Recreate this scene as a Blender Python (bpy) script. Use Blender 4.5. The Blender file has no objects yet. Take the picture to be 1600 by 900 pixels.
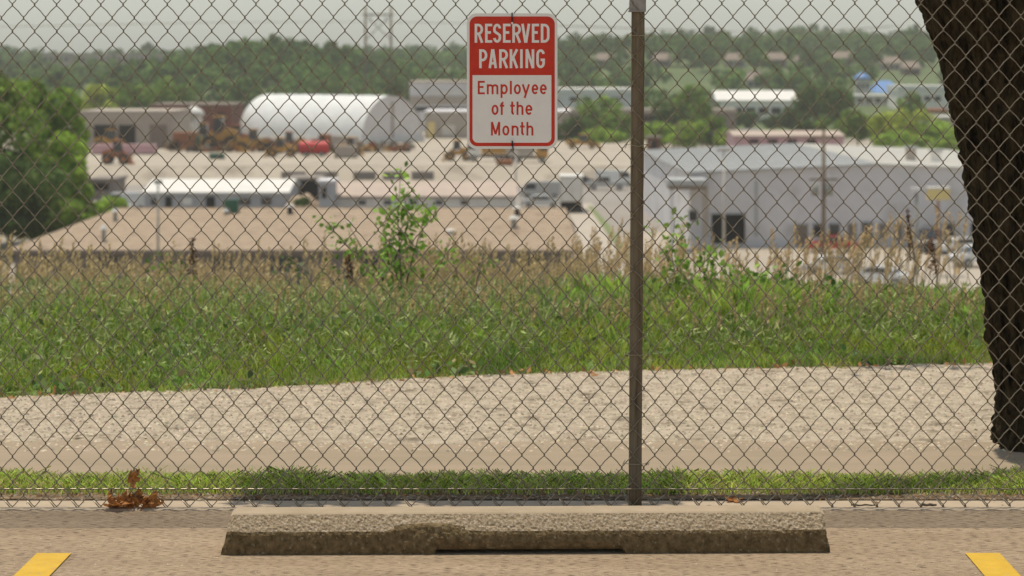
import bpy, math, random
import numpy as np
from mathutils import Vector, noise as mnoise
random.seed(7); RNG = np.random.default_rng(7)
sc = bpy.context.scene
COL = sc.collection
# ------------------------------------------------------------------ camera, light
F = 3720.0            # focal length in pixels of the 1600 wide photograph
CX, CY = 850.0, 95.0  # where the level optical axis meets the photograph
H = 1.505             # camera height above the parking lot
cam_d = bpy.data.cameras.new('camera'); cam = bpy.data.objects.new('camera', cam_d); COL.objects.link(cam)
cam.location = (0, 0, H); cam.rotation_euler = (math.pi / 2, 0, 0)
cam_d.sensor_width = 36; cam_d.lens = F * 36 / 1600
cam_d.shift_x = (800 - CX) / 1600; cam_d.shift_y = -(450 - CY) / 1600
cam_d.clip_start = 0.1; cam_d.clip_end = 12000
cam_d.dof.use_dof = True; cam_d.dof.focus_distance = 7.95; cam_d.dof.aperture_fstop = 5.4
sc.camera = cam
SX, SY_ = -0.15, 0.16
SUN = Vector((SX, SY_, 1.0)).normalized()
el = math.asin(SUN.z); az = math.atan2(SUN.x, SUN.y)
w = bpy.data.worlds.new('World'); sc.world = w; w.use_nodes = True
nt = w.node_tree; nt.nodes.clear()
sky = nt.nodes.new('ShaderNodeTexSky'); sky.sky_type = 'NISHITA'; sky.sun_disc = False
sky.sun_elevation = el; sky.sun_rotation = az; sky.dust_density = 1.3; sky.air_density = 1.3; sky.ozone_density = 1.0; sky.altitude = 300
hs = nt.nodes.new('ShaderNodeHueSaturation'); hs.inputs['Saturation'].default_value = 0.45
wb = nt.nodes.new('ShaderNodeMix'); wb.data_type = 'RGBA'; wb.blend_type = 'MULTIPLY'; wb.inputs[0].default_value = 1
wb.inputs[7].default_value = (0.90, 0.95, 0.955, 1)
bg = nt.nodes.new('ShaderNodeBackground'); bg.inputs['Strength'].default_value = 0.115
wo = nt.nodes.new('ShaderNodeOutputWorld')
nt.links.new(sky.outputs[0], hs.inputs['Color']); nt.links.new(hs.outputs[0], wb.inputs[6])
nt.links.new(wb.outputs[2], bg.inputs['Color']); nt.links.new(bg.outputs[0], wo.inputs['Surface'])
sd = bpy.data.lights.new('sun', 'SUN'); sd.energy = 3.8; sd.angle = math.radians(0.6); sd.color = (1.0, 0.91, 0.755)
so = bpy.data.objects.new('sun', sd); COL.objects.link(so); so.rotation_euler = SUN.to_track_quat('Z', 'Y').to_euler()
so.location = (3, 2, 12)
sc.view_settings.view_transform = 'Standard'; sc.view_settings.look = 'None'
sc.view_settings.exposure = 0.08; sc.view_settings.gamma = 1.0
sc.cycles.max_bounces = 7; sc.cycles.diffuse_bounces = 3; sc.cycles.glossy_bounces = 2
sc.cycles.transmission_bounces = 3; sc.cycles.volume_bounces = 2; sc.cycles.transparent_max_bounces = 6
sc.cycles.use_denoising = True; sc.cycles.use_adaptive_sampling = False

# ------------------------------------------------------------------ helpers
def X(px, D): return (px - CX) / F * D
def Z(py, D): return H - (py - CY) / F * D
G = -15.45                       # valley floor
TZ = -13.27                      # yard terrace
def Dg(py, g=G): return (H - g) * F / (py - CY)

MATS = {}
def mat(name, c1, c2=None, rough=0.85, scale=5.0, detail=6, stretch=(1, 1, 1), bump=0.0, bscale=60.0, bdist=0.004,
        metal=0.0, spec=0.3, transl=0.0, attr=False, c3=None, spot_scale=40.0, spot_lo=0.55, spot_hi=0.7, lo=0.35, hi=0.65, coat=0.0):
    if name in MATS: return MATS[name]
    m = bpy.data.materials.new(name); m.use_nodes = True; n = m.node_tree; N = n.nodes; L = n.links
    b = N['Principled BSDF']; b.inputs['Roughness'].default_value = rough; b.inputs['Metallic'].default_value = metal
    b.inputs['Specular IOR Level'].default_value = spec
    if coat: b.inputs['Coat Weight'].default_value = coat
    out = None
    tc = N.new('ShaderNodeTexCoord'); mp = N.new('ShaderNodeMapping'); mp.inputs['Scale'].default_value = stretch
    L.new(tc.outputs['Object'], mp.inputs['Vector'])
    if c2 is None: b.inputs['Base Color'].default_value = (*c1, 1); rgb = None
    else:
        nz = N.new('ShaderNodeTexNoise'); nz.inputs['Scale'].default_value = scale; nz.inputs['Detail'].default_value = detail
        nz.inputs['Roughness'].default_value = 0.65
        L.new(mp.outputs[0], nz.inputs['Vector'])
        r = N.new('ShaderNodeValToRGB'); r.color_ramp.elements[0].position = lo; r.color_ramp.elements[1].position = hi
        r.color_ramp.elements[0].color = (*c1, 1); r.color_ramp.elements[1].color = (*c2, 1)
        L.new(nz.outputs['Fac'], r.inputs['Fac']); rgb = r.outputs['Color']
        if c3 is not None:
            n2 = N.new('ShaderNodeTexNoise'); n2.inputs['Scale'].default_value = spot_scale; n2.inputs['Detail'].default_value = 3
            L.new(mp.outputs[0], n2.inputs['Vector'])
            r2 = N.new('ShaderNodeMapRange'); r2.inputs['From Min'].default_value = spot_lo; r2.inputs['From Max'].default_value = spot_hi
            L.new(n2.outputs['Fac'], r2.inputs['Value'])
            mx = N.new('ShaderNodeMix'); mx.data_type = 'RGBA'; mx.inputs[7].default_value = (*c3, 1)
            L.new(r2.outputs[0], mx.inputs[0]); L.new(rgb, mx.inputs[6]); rgb = mx.outputs[2]
    if attr:
        at = N.new('ShaderNodeAttribute'); at.attribute_name = 'tint'
        mx = N.new('ShaderNodeMix'); mx.data_type = 'RGBA'; mx.blend_type = 'MULTIPLY'; mx.inputs[0].default_value = 1
        if rgb is not None: L.new(rgb, mx.inputs[6])
        else: mx.inputs[6].default_value = (*c1, 1)
        L.new(at.outputs['Color'], mx.inputs[7]); rgb = mx.outputs[2]
    if rgb is not None: L.new(rgb, b.inputs['Base Color'])
    if bump:
        nb = N.new('ShaderNodeTexNoise'); nb.inputs['Scale'].default_value = bscale; nb.inputs['Detail'].default_value = 5
        nb.inputs['Roughness'].default_value = 0.7
        L.new(mp.outputs[0], nb.inputs['Vector'])
        bp = N.new('ShaderNodeBump'); bp.inputs['Strength'].default_value = bump; bp.inputs['Distance'].default_value = bdist
        L.new(nb.outputs['Fac'], bp.inputs['Height']); L.new(bp.outputs[0], b.inputs['Normal'])
    if transl:
        tr = N.new('ShaderNodeBsdfTranslucent'); ms = N.new('ShaderNodeMixShader'); ms.inputs[0].default_value = transl
        if rgb is not None: L.new(rgb, tr.inputs['Color'])
        else: tr.inputs['Color'].default_value = (*c1, 1)
        L.new(b.outputs[0], ms.inputs[1]); L.new(tr.outputs[0], ms.inputs[2])
        L.new(ms.outputs[0], N['Material Output'].inputs['Surface'])
    MATS[name] = m
    return m

class MB:
    def __init__(s): s.v = []; s.f = []
    def add(s, vs, fs):
        o = len(s.v); s.v += [tuple(p) for p in vs]; s.f += [tuple(i + o for i in f) for f in fs]; return s
    def box(s, x0, x1, y0, y1, z0, z1):
        return s.add([(x0, y0, z0), (x1, y0, z0), (x1, y1, z0), (x0, y1, z0), (x0, y0, z1), (x1, y0, z1), (x1, y1, z1), (x0, y1, z1)],
                     [(0, 3, 2, 1), (4, 5, 6, 7), (0, 1, 5, 4), (1, 2, 6, 5), (2, 3, 7, 6), (3, 0, 4, 7)])
    def prism(s, prof, y0, y1):          # profile in XZ, extruded along Y
        n = len(prof)
        vs = [(p[0], y0, p[1]) for p in prof] + [(p[0], y1, p[1]) for p in prof]
        fs = [tuple(range(n)), tuple(range(2 * n - 1, n - 1, -1))] + [(i, i + n, (i + 1) % n + n, (i + 1) % n) for i in range(n)]
        return s.add(vs, fs)
    def tube(s, pts, r, n=6, cap=True):
        P = [Vector(p) for p in pts]; rs = r if isinstance(r, (list, tuple)) else [r] * len(P)
        vs = []; fs = []; up = None
        for i, p in enumerate(P):
            d = (P[min(i + 1, len(P) - 1)] - P[max(i - 1, 0)]).normalized()
            if up is None: up = Vector((0, 0, 1)) if abs(d.z) < .9 else Vector((1, 0, 0))
            a = d.cross(up).normalized(); b = a.cross(d).normalized(); up = b
            for k in range(n):
                t = 2 * math.pi * k / n; vs.append(p + (a * math.cos(t) + b * math.sin(t)) * rs[i])
        for i in range(len(P) - 1):
            for k in range(n): fs.append((i * n + k, i * n + (k + 1) % n, (i + 1) * n + (k + 1) % n, (i + 1) * n + k))
        if cap: fs += [tuple(range(n - 1, -1, -1)), tuple((len(P) - 1) * n + k for k in range(n))]
        return s.add(vs, fs)
    def build(s, name, m, parent=None, smooth=False, **kw): return link_mesh(name, s.v, s.f, m, parent, smooth, **kw)

def link_mesh(name, v, f, m, parent=None, smooth=False, label=None, cat=None, group=None, kind=None, loc=None):
    me = bpy.data.meshes.new(name); me.from_pydata([tuple(p) for p in v], [], f); me.update()
    return link_me(name, me, m, parent, smooth, label, cat, group, kind, loc)
def link_me(name, me, m, parent=None, smooth=False, label=None, cat=None, group=None, kind=None, loc=None):
    for q in (m if isinstance(m, (list, tuple)) else [m]): me.materials.append(q)
    if smooth: me.polygons.foreach_set('use_smooth', [True] * len(me.polygons))
    o = bpy.data.objects.new(name, me); COL.objects.link(o)
    if parent is not None: o.parent = parent
    if loc is not None: o.location = loc
    for k, q in (('label', label), ('category', cat), ('group', group), ('kind', kind)):
        if q: o[k] = q
    return o
def np_mesh(name, V, nper, tint=None):
    """faces of nper consecutive vertices each"""
    V = np.asarray(V, dtype=np.float32).reshape(-1, 3); nf = len(V) // nper
    me = bpy.data.meshes.new(name); me.vertices.add(len(V)); me.vertices.foreach_set('co', V.ravel())
    me.loops.add(len(V)); me.loops.foreach_set('vertex_index', np.arange(len(V), dtype=np.int32))
    me.polygons.add(nf); me.polygons.foreach_set('loop_start', np.arange(0, nf * nper, nper, dtype=np.int32))
    if tint is not None:
        a = me.color_attributes.new('tint', 'FLOAT_COLOR', 'POINT')
        t = np.repeat(np.asarray(tint, dtype=np.float32), nper, axis=0); t = np.concatenate([t, np.ones((len(t), 1), np.float32)], 1)
        a.data.foreach_set('color', t.ravel())
    me.update(calc_edges=True); return me
def thing(name, label, cat, loc, rz=0.0, group=None):
    o = bpy.data.objects.new(name, None); COL.objects.link(o); o.location = loc; o.rotation_euler = (0, 0, rz)
    o.empty_display_size = 0.2
    o['label'] = label; o['category'] = cat
    if group: o['group'] = group
    return o
def copy_tree(o, parent=None, loc=None, rz=None, label=None):
    c = o.copy(); COL.objects.link(c)
    if parent is not None: c.parent = parent
    if loc is not None: c.location = loc
    if rz is not None: c.rotation_euler = (0, 0, rz)
    if label: c['label'] = label
    for ch in list(o.children): copy_tree(ch, c)
    return c
def sst(a, b, x):
    t = np.clip((x - a) / (b - a), 0, 1); return t * t * (3 - 2 * t)

# ------------------------------------------------------------------ materials
M = {}
M['lot'] = mat('lot_asphalt', (0.33, 0.24, 0.155), (0.45, 0.335, 0.225), rough=.9, scale=3.2, stretch=(.35, 2.2, 1), bump=1.0, bscale=140, bdist=.006,
               c3=(.12, .08, .045), spot_scale=85, spot_lo=.52, spot_hi=.62, lo=.3, hi=.7)
M['kerb'] = mat('kerb_concrete', (0.345, 0.270, 0.195), (0.405, 0.323, 0.232), rough=.9, scale=6, bump=.3, bscale=200, bdist=.002)
M['kerbface'] = mat('rough_concrete', (0.460, 0.345, 0.230), (0.644, 0.494, 0.345), rough=.95, scale=60, bump=1.0, bscale=130, bdist=.008,
                    c3=(.22, .16, .11), spot_scale=110, spot_lo=.55, spot_hi=.7)
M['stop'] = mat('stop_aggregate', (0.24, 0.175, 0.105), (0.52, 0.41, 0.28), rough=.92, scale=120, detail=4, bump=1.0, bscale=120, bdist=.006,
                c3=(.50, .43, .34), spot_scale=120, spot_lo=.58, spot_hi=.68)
M['stop_shade_dirt'] = mat('stop_shaded_dirty', (0.10, 0.068, 0.03), (0.24, 0.17, 0.085), rough=.95, scale=45, detail=6, bump=1.0, bscale=120, bdist=.006,  # shade of the lower front face painted into the colour; also dirt in the chip
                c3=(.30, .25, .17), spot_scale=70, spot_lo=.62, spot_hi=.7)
M['stoptop'] = mat('stop_smooth', (0.302, 0.234, 0.155), (0.360, 0.281, 0.194), rough=.9, scale=9, bump=.35, bscale=150, bdist=.003)
M['yellow'] = mat('yellow_paint', (0.50, 0.30, 0.022), (0.58, 0.36, 0.032), rough=.7, scale=14, bump=.5, bscale=190, bdist=.003, c3=(.40, .29, .13), spot_scale=70, spot_lo=.62, spot_hi=.72)
M['soil'] = mat('soil', (0.08, 0.05, 0.025), (0.30, 0.21, 0.13), rough=1, scale=14, bump=1, bscale=40, bdist=.02)
M['drive'] = mat('drive_concrete', (0.262, 0.208, 0.139), (0.320, 0.245, 0.173), rough=.9, scale=2.5, stretch=(.4, 1.6, 1), bump=.4, bscale=150, bdist=.003)
M['gravel'] = mat('gravel', (0.370, 0.302, 0.218), (0.538, 0.454, 0.344), rough=.95, scale=16, stretch=(.8, .8, 1), bump=1, bscale=34, bdist=.03,
                  c3=(.17, .13, .085), spot_scale=9, spot_lo=.56, spot_hi=.74)
M['pebble'] = mat('pebble', (0.55, 0.47, 0.37), rough=.9, attr=True)
M['bank'] = mat('bank_soil', (0.07, 0.085, 0.03), (0.13, 0.12, 0.05), rough=1, scale=1.5)
M['valley'] = mat('valley_ground', (0.27, 0.235, 0.185), (0.34, 0.30, 0.24), rough=1, scale=.05, detail=8)
M['hill'] = mat('hill_ground', (0.07, 0.10, 0.035), (0.11, 0.14, 0.05), rough=1, scale=.02)
M['blade'] = mat('grass_blade', (1, 1, 1), rough=.6, attr=True, transl=.4, spec=.25)
M['leaf'] = mat('green_leaf', (1, 1, 1), rough=.55, attr=True, transl=.35, spec=.3)
M['shadeleaf'] = mat('oak_leaf', (1, 1, 1), rough=.6, attr=True, transl=.12)
M['straw'] = mat('straw', (1, 1, 1), rough=.8, attr=True, transl=.25)
M['crown'] = mat('tree_foliage', (1, 1, 1), rough=.8, attr=True, transl=.3, spec=.12)
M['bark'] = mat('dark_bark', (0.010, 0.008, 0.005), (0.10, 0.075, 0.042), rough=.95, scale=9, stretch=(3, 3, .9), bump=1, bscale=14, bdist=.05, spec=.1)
M['bark2'] = mat('grey_bark', (0.08, 0.065, 0.045), (0.14, 0.11, 0.08), rough=.95, scale=2)
M['wire'] = mat('galvanised_wire', (0.17, 0.14, 0.095), (0.32, 0.27, 0.20), rough=.36, scale=60, metal=.6, spec=.5)
M['tie'] = mat('tie_wire', (0.42, 0.37, 0.26), rough=.4, metal=.6, spec=.5)
M['post'] = mat('weathered_post', (0.135, 0.105, 0.065), (0.21, 0.17, 0.115), rough=.85, scale=26, stretch=(3, 3, .12), bump=.6, bscale=60, bdist=.002,
                c3=(.05, .036, .022), spot_scale=14, spot_lo=.6, spot_hi=.72)
M['bracket'] = mat('grey_bracket', (0.26, 0.245, 0.22), (0.36, 0.34, 0.31), rough=.7, scale=30, bump=.3, bscale=90, bdist=.001, c3=(.12, .08, .05), spot_scale=35, spot_lo=.62, spot_hi=.7)
M['signw'] = mat('sign_white', (0.84, 0.81, 0.76), (0.88, 0.85, 0.80), rough=.6, scale=20, spec=.3)
M['signr'] = mat('sign_red', (0.56, 0.036, 0.018), (0.66, 0.048, 0.022), rough=.55, scale=25, spec=.3, bump=.12, bscale=90, bdist=.0015)
M['black'] = mat('black_plastic', (0.015, 0.016, 0.022), rough=.4)
M['whiteplastic'] = mat('white_plastic', (0.8, 0.8, 0.78), rough=.3)
M['dryleaf'] = mat('dry_leaf', (0.34, 0.13, 0.035), (0.56, 0.27, 0.09), rough=.75, scale=30, bump=.5, bscale=60, bdist=.003, transl=.3, c3=(.16, .06, .02), spot_scale=45)
def flat(n, c, **k): return mat(n, c, tuple(min(1, q * 1.14 + .004) for q in c), scale=k.pop('scale', .6), **k)
M['shingle'] = flat('tan_shingle', (0.32, 0.245, 0.175), rough=.95, scale=.9, c3=(.25, .18, .13), spot_scale=1.2)
M['wallgrey'] = flat('grey_wall', (0.20, 0.17, 0.145)); M['dark'] = flat('dark_opening', (0.01, 0.009, 0.008))
M['white'] = flat('white_wall', (0.66, 0.63, 0.58)); M['whiteroof'] = flat('white_roof', (0.58, 0.565, 0.53), rough=.7)
M['bluegrey'] = flat('bluegrey_wall', (0.36, 0.36, 0.37)); M['pinkroof'] = flat('pink_roof', (0.38, 0.305, 0.255))
M['beige'] = flat('yard_concrete', (0.34, 0.295, 0.235), scale=.06, c3=(.25, .21, .165), spot_scale=.22)
M['conc'] = flat('grey_concrete', (0.36, 0.31, 0.26)); M['brick'] = flat('brick_wall', (0.15, 0.055, 0.035))
M['fabric'] = flat('white_fabric', (0.58, 0.585, 0.575), rough=.6); M['fabricend'] = flat('fabric_end', (0.60, 0.565, 0.55), rough=.7)
M['yellowm'] = flat('machine_yellow', (0.42, 0.22, 0.04), rough=.5); M['rust'] = flat('rust_orange', (0.32, 0.12, 0.05), rough=.8)
M['redm'] = flat('red_paint', (0.42, 0.02, 0.02), rough=.5); M['greenm'] = flat('green_paint', (0.03, 0.10, 0.06), rough=.5)
M['pink'] = flat('pink_panel', (0.48, 0.29, 0.31), rough=.6); M['tyre'] = flat('tyre_rubber', (0.02, 0.02, 0.02))
M['glass'] = mat('dark_glass', (0.03, 0.035, 0.04), rough=.08, spec=.6); M['carwhite'] = mat('car_white', (0.72, 0.72, 0.7), rough=.25, coat=.5)
M['carsilver'] = mat('car_silver', (0.42, 0.42, 0.41), rough=.3, metal=.4, coat=.4); M['cardark'] = mat('car_dark', (0.03, 0.03, 0.04), rough=.25, coat=.5)
M['carred'] = mat('car_red', (0.45, 0.04, 0.03), rough=.25, coat=.5)
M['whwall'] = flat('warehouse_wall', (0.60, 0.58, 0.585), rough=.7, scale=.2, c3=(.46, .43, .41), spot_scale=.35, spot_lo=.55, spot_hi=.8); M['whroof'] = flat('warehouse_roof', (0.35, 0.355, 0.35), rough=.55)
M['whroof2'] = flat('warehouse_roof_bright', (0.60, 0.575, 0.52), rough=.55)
M['pale'] = flat('pale_wall', (0.52, 0.48, 0.43)); M['blue'] = flat('blue_roof', (0.10, 0.20, 0.42), rough=.5); M['brown'] = flat('brown_roof', (0.19, 0.15, 0.12))
M['pole'] = flat('pole_wood', (0.17, 0.13, 0.09)); M['poleg'] = flat('pole_grey', (0.25, 0.25, 0.22)); M['lampy'] = flat('lamp_cream', (0.62, 0.50, 0.22))
M['lawn'] = flat('lawn', (0.14, 0.175, 0.065)); M['road'] = flat('road_concrete', (0.36, 0.315, 0.26)); M['asph2'] = flat('car_park', (0.33, 0.285, 0.23), scale=.1); M['asph'] = flat('worn_asphalt', (0.24, 0.215, 0.19), scale=.1)

# ------------------------------------------------------------------ terrain
def hill_h(x, y):
    u = CX + F * x / np.maximum(y, 1)
    Hh = np.interp(u, [-1500, 0, 150, 260, 420, 600, 760, 870, 980, 1080, 1200, 1330, 1480, 1700, 3000], [13.5, 13.5, 12.6, 12.6, 13.5, 14.5, 16, 18.5, 19.5, 21.5, 24.5, 23.0, 23.5, 24, 24])
    t = sst(520, 1350, y)
    b = 11.5 * np.exp(-((x + 92) / 42) ** 2 - ((y - 790) / 110) ** 2)
    b += 8.0 * np.exp(-((x - 40) / 60) ** 2 - ((y - 1000) / 110) ** 2)
    return Hh * t + b
def T(x, y):
    x = np.asarray(x, float); y = np.asarray(y, float)
    base = np.interp(y, [0, 8.1, 11.4, 12.4, 13, 14.5, 16, 18, 20, 24, 30, 45, 62, 75], [0, 0, 0, -.015, -.05, -.17, -.35, -.62, -1.0, -2.1, -4.4, -10.2, -14.9, G])
    n = .03 * np.sin(x * 1.7 + y * .9) * np.clip((y - 11.5) / 2, 0, 1)
    return base + n * (y < 80) + np.where(y > 500, hill_h(x, y), 0)
ys = np.concatenate([np.arange(8.1, 12, .15), np.arange(12, 30, .6), np.arange(30, 80, 3), np.arange(80, 520, 25), np.arange(520, 2000, 28), np.array([2050.])])
rs = np.linspace(-1, 1, 81); rs = np.sign(rs) * (np.abs(rs) ** 1.6) * 0.95
V = [(r * (y + 24), y, float(T(r * (y + 24), y))) for y in ys for r in rs]
nx = len(rs); FC = []; mi = []
for j in range(len(ys) - 1):
    for i in range(nx - 1):
        FC.append((j * nx + i, j * nx + i + 1, (j + 1) * nx + i + 1, (j + 1) * nx + i)); mi.append(0 if ys[j] < 74 else (1 if ys[j] < 520 else 2))
g = link_mesh('ground', V, FC, [M['bank'], M['valley'], M['hill']], kind='structure', smooth=True)
g.data.polygons.foreach_set('material_index', mi)

MB().add([(-60, -40, 0), (60, -40, 0), (60, 7.964, 0), (-60, 7.964, 0)], [(0, 1, 2, 3)]).build('parking_lot', M['lot'], kind='structure')
MB().add([(-60, -40, -.6), (60, -40, -.6), (60, 8.2, -.6), (-60, 8.2, -.6)], [(0, 1, 2, 3)]).build('ground', M['soil'], kind='structure')
# kerb with a rough, slightly uneven front face
kx = np.linspace(-6, 6, 1201); kv = []; kf = []; km = []
prof = [(7.960, -.05), (7.961, .0), (7.963, .003), (7.966, .005), (7.972, .006), (7.985, .006), (8.03, .006), (8.115, .006), (8.12, -.05)]
for x in kx:
    for k, (y, z) in enumerate(prof):
        q = .0015 * mnoise.noise(Vector((x * 38, 3.1, 1))) + .002 * mnoise.noise(Vector((x * 7, k, 5)))
        kv.append((x, y + (q if k < 5 else 0), z + 0))
n = len(prof)
for i in range(len(kx) - 1):
    for k in range(n - 1): kf.append((i * n + k, (i + 1) * n + k, (i + 1) * n + k + 1, i * n + k + 1)); km.append(1 if k < 1 else 0)
kb = link_mesh('concrete_edging', kv, kf, [M['kerb'], M['kerbface']], kind='structure'); kb.data.polygons.foreach_set('material_index', km)

def sheet(name, xs, y0f, y1f, ny, m, dz, jit=0.0, zf=T, dz0=None, **kw):
    V = []; 
    for i, x in enumerate(xs):
        a, b = y0f(x), y1f(x)
        for j in range(ny + 1):
            y = a + (b - a) * j / ny
            if jit and j in (0, ny): y += jit * mnoise.noise(Vector((x * 5, j * 2.0, 3.3))) + jit * .5 * mnoise.noise(Vector((x * 21, j, 8)))
            V.append((x, y, float(zf(x, y)) + (dz0 if dz0 is not None and j == 0 else dz)))
    Fc = [(i * (ny + 1) + j, (i + 1) * (ny + 1) + j, (i + 1) * (ny + 1) + j + 1, i * (ny + 1) + j + 1) for i in range(len(xs) - 1) for j in range(ny)]
    kw.setdefault('kind', 'structure')
    return link_mesh(name, V, Fc, m, **kw)
GB = [(-400, 640), (0, 622), (200, 614), (430, 606), (600, 596), (700, 590), (870, 583), (1000, 579), (1280, 573), (1540, 568), (1900, 560)]
gbx = [X(px, (H - .01) * F / (py - CY)) for px, py in GB]; gby = [(H - .01) * F / (py - CY) for px, py in GB]
def Yg(x): return float(np.interp(x, gbx, gby))
xs_n = np.arange(-7, 7.01, .05)
sheet('soil_strip', xs_n, lambda x: 8.125, lambda x: 8.42, 6, M['soil'], .008, jit=.0)
sheet('service_drive', xs_n, lambda x: 8.40, lambda x: 9.42, 8, M['drive'], .008, dz0=.003)
sheet('gravel_path', xs_n, lambda x: 9.36 + .03 * math.sin(x * 3), Yg, 30, M['gravel'], .014, jit=.09, dz0=.007)
# loose stones of the gravel
def pebbles(n, yr, size, name, zoff, xr=(-3.4, 3.2), tintr=(.55, 1.25)):
    x = RNG.uniform(*xr, n)
    y = yr[0] + (yr[1](x) - yr[0]) * RNG.uniform(0, 1, n) if callable(yr[1]) else RNG.uniform(yr[0], yr[1], n)
    s = size * RNG.uniform(.4, 1.6, n) ** 1.4; z = T(x, y) + zoff
    base = np.array([[1, 0, 0], [0, 1, 0], [-1, 0, 0], [0, -1, 0], [0, 0, 1]], float)
    tri = [(0, 1, 4), (1, 2, 4), (2, 3, 4), (3, 0, 4)]
    a = RNG.uniform(0, 6.28, n); sh = RNG.uniform(.6, 1.3, (n, 5, 1))
    P = base[None] * sh * s[:, None, None] * np.array([1, .8, .55])
    c, q = np.cos(a)[:, None], np.sin(a)[:, None]
    R = np.stack([P[..., 0] * c - P[..., 1] * q, P[..., 0] * q + P[..., 1] * c, P[..., 2]], -1) + np.stack([x, y, z], -1)[:, None]
    VV = np.concatenate([R[:, t] for t in tri], 1)
    t = RNG.uniform(*tintr, (n, 1)) * np.array([1, .98, .94]) * RNG.uniform(.93, 1.07, (n, 3))
    return np_mesh(name, VV.reshape(-1, 3), 3, np.repeat(t, 4, axis=0))
link_me('gravel_stones', pebbles(30000, (9.42, lambda x: np.interp(x, gbx, gby)), .0085, 'gravel_stones', .012, tintr=(.4, 1.15)), M['pebble'], kind='stuff')
link_me('stray_stones', pebbles(2600, (9.12, 9.48), .007, 'stray_stones', .008, tintr=(.5, 1.15)), M['pebble'], kind='stuff')
link_me('soil_clods', pebbles(2600, (8.11, 8.27), .0055, 'soil_clods', .008, tintr=(.15, .7)), M['pebble'], kind='stuff')
link_me('loose_grit', pebbles(3500, (6.6, 7.96), .0020, 'loose_grit', .0, tintr=(.5, 1.1)), M['pebble'], kind='stuff')

# parking lines
for cxl, lab in ((-1.494, 'yellow parking stripe on the left of the wheel stop'), (1.337, 'yellow parking stripe on the right of the wheel stop')):
    sheet('parking_line', [cxl - .0525, cxl - .02, cxl + .02, cxl + .0525], lambda x: 3.0, lambda x: 7.262, 60, M['yellow'], .004, zf=lambda x, y: 0.0, jit=.004)['label'] = lab

# ------------------------------------------------------------------ wheel stop
def wheel_stop():
    L = 1.84; nxs = 620
    V = []; Fc = []; mi = []
    def edge(x):   # x 0..L ; chip raises the lower front edge
        px = x / L * 945
        return px
    P = None
    for i in range(nxs + 1):
        s = i / nxs; px = s * 945; e = 0.0
        chip = np.interp(px, [245, 262, 285, 310, 340, 365, 385], [0, .35, .85, 1, .95, .4, 0])
        slot = float(sst(322, 330, px) * (1 - sst(618, 632, px)))
        endr = min(s * L, (1 - s) * L); rr = max(0, 1 - endr / .02)
        hm = .070 + .022 * chip + .004 * mnoise.noise(Vector((s * 40, 0, 0))); ym = .004 + .012 * chip
        b = -.02 + .033 * slot
        key = [(.012, b), (.004, b + .01), (.0, hm * .5 + b * .3), (ym * .6, hm - .01), (ym + .002, hm), (.0215, .094), (.038, .117), (.045, .1205), (.08, .122), (.135, .1215), (.143, .117), (.175, .06), (.184, b)]
        ring = []
        for a in range(len(key) - 1):
            k0, k1 = key[a], key[a + 1]; m_ = 5 if a in (1, 2, 4, 5) else 2
            for t in range(m_): ring.append((k0[0] + (k1[0] - k0[0]) * t / m_, k0[1] + (k1[1] - k0[1]) * t / m_, a))
        ring.append((key[-1][0], key[-1][1], 12)); P = ring
        for (y, z, a) in ring:
            x = s * L
            d = .0016 * mnoise.noise(Vector((x * 75, y * 75, z * 75))) + .0022 * mnoise.noise(Vector((x * 170, y * 170, z * 170 + 9)))
            d *= (.15 if 6 <= a <= 9 else 1.0)
            if a in (1, 2, 3): d += .010 * chip * abs(mnoise.noise(Vector((x * 30, y * 30, z * 30))))
            # worn, crumbling right end
            wr = float(sst(.86, 1.0, s)); d -= wr * .006 * abs(mnoise.noise(Vector((x * 50, y * 50, z * 50 + 4))))
            ex = (-1 if s > .5 else 1) * rr * .010 * (1 if 1 < a < 11 else .5)
            # ends lean inwards towards the top
            lean = (.122 - z) / .122
            xx = x + ex - (.022 * lean if s < .02 else 0) + (.010 * lean if s > .98 else 0) + d * .6
            V.append((xx - L / 2, y - d + rr * .006 * (1 if a < 5 else 0), z + d * .6 - rr * .006 * (1 if a > 4 and a < 10 else 0)))
    n = len(P)
    for i in range(nxs):
        for k in range(n - 1):
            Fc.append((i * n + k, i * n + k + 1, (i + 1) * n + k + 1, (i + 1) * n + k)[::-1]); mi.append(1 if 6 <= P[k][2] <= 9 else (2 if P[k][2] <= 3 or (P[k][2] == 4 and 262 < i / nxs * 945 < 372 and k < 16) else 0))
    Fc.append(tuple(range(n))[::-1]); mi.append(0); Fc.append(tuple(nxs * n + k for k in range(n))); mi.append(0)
    o = link_mesh('wheel_stop', V, Fc, [M['stop'], M['stoptop'], M['stop_shade_dirt']], smooth=False,
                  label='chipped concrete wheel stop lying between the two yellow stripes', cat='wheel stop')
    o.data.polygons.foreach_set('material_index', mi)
    # rotate: right end slightly farther away
    o.location = ((825.5 - 850) / 513.6, 7.262, 0); o.rotation_euler = (0, 0, math.radians(1.2))
wheel_stop()

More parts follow.
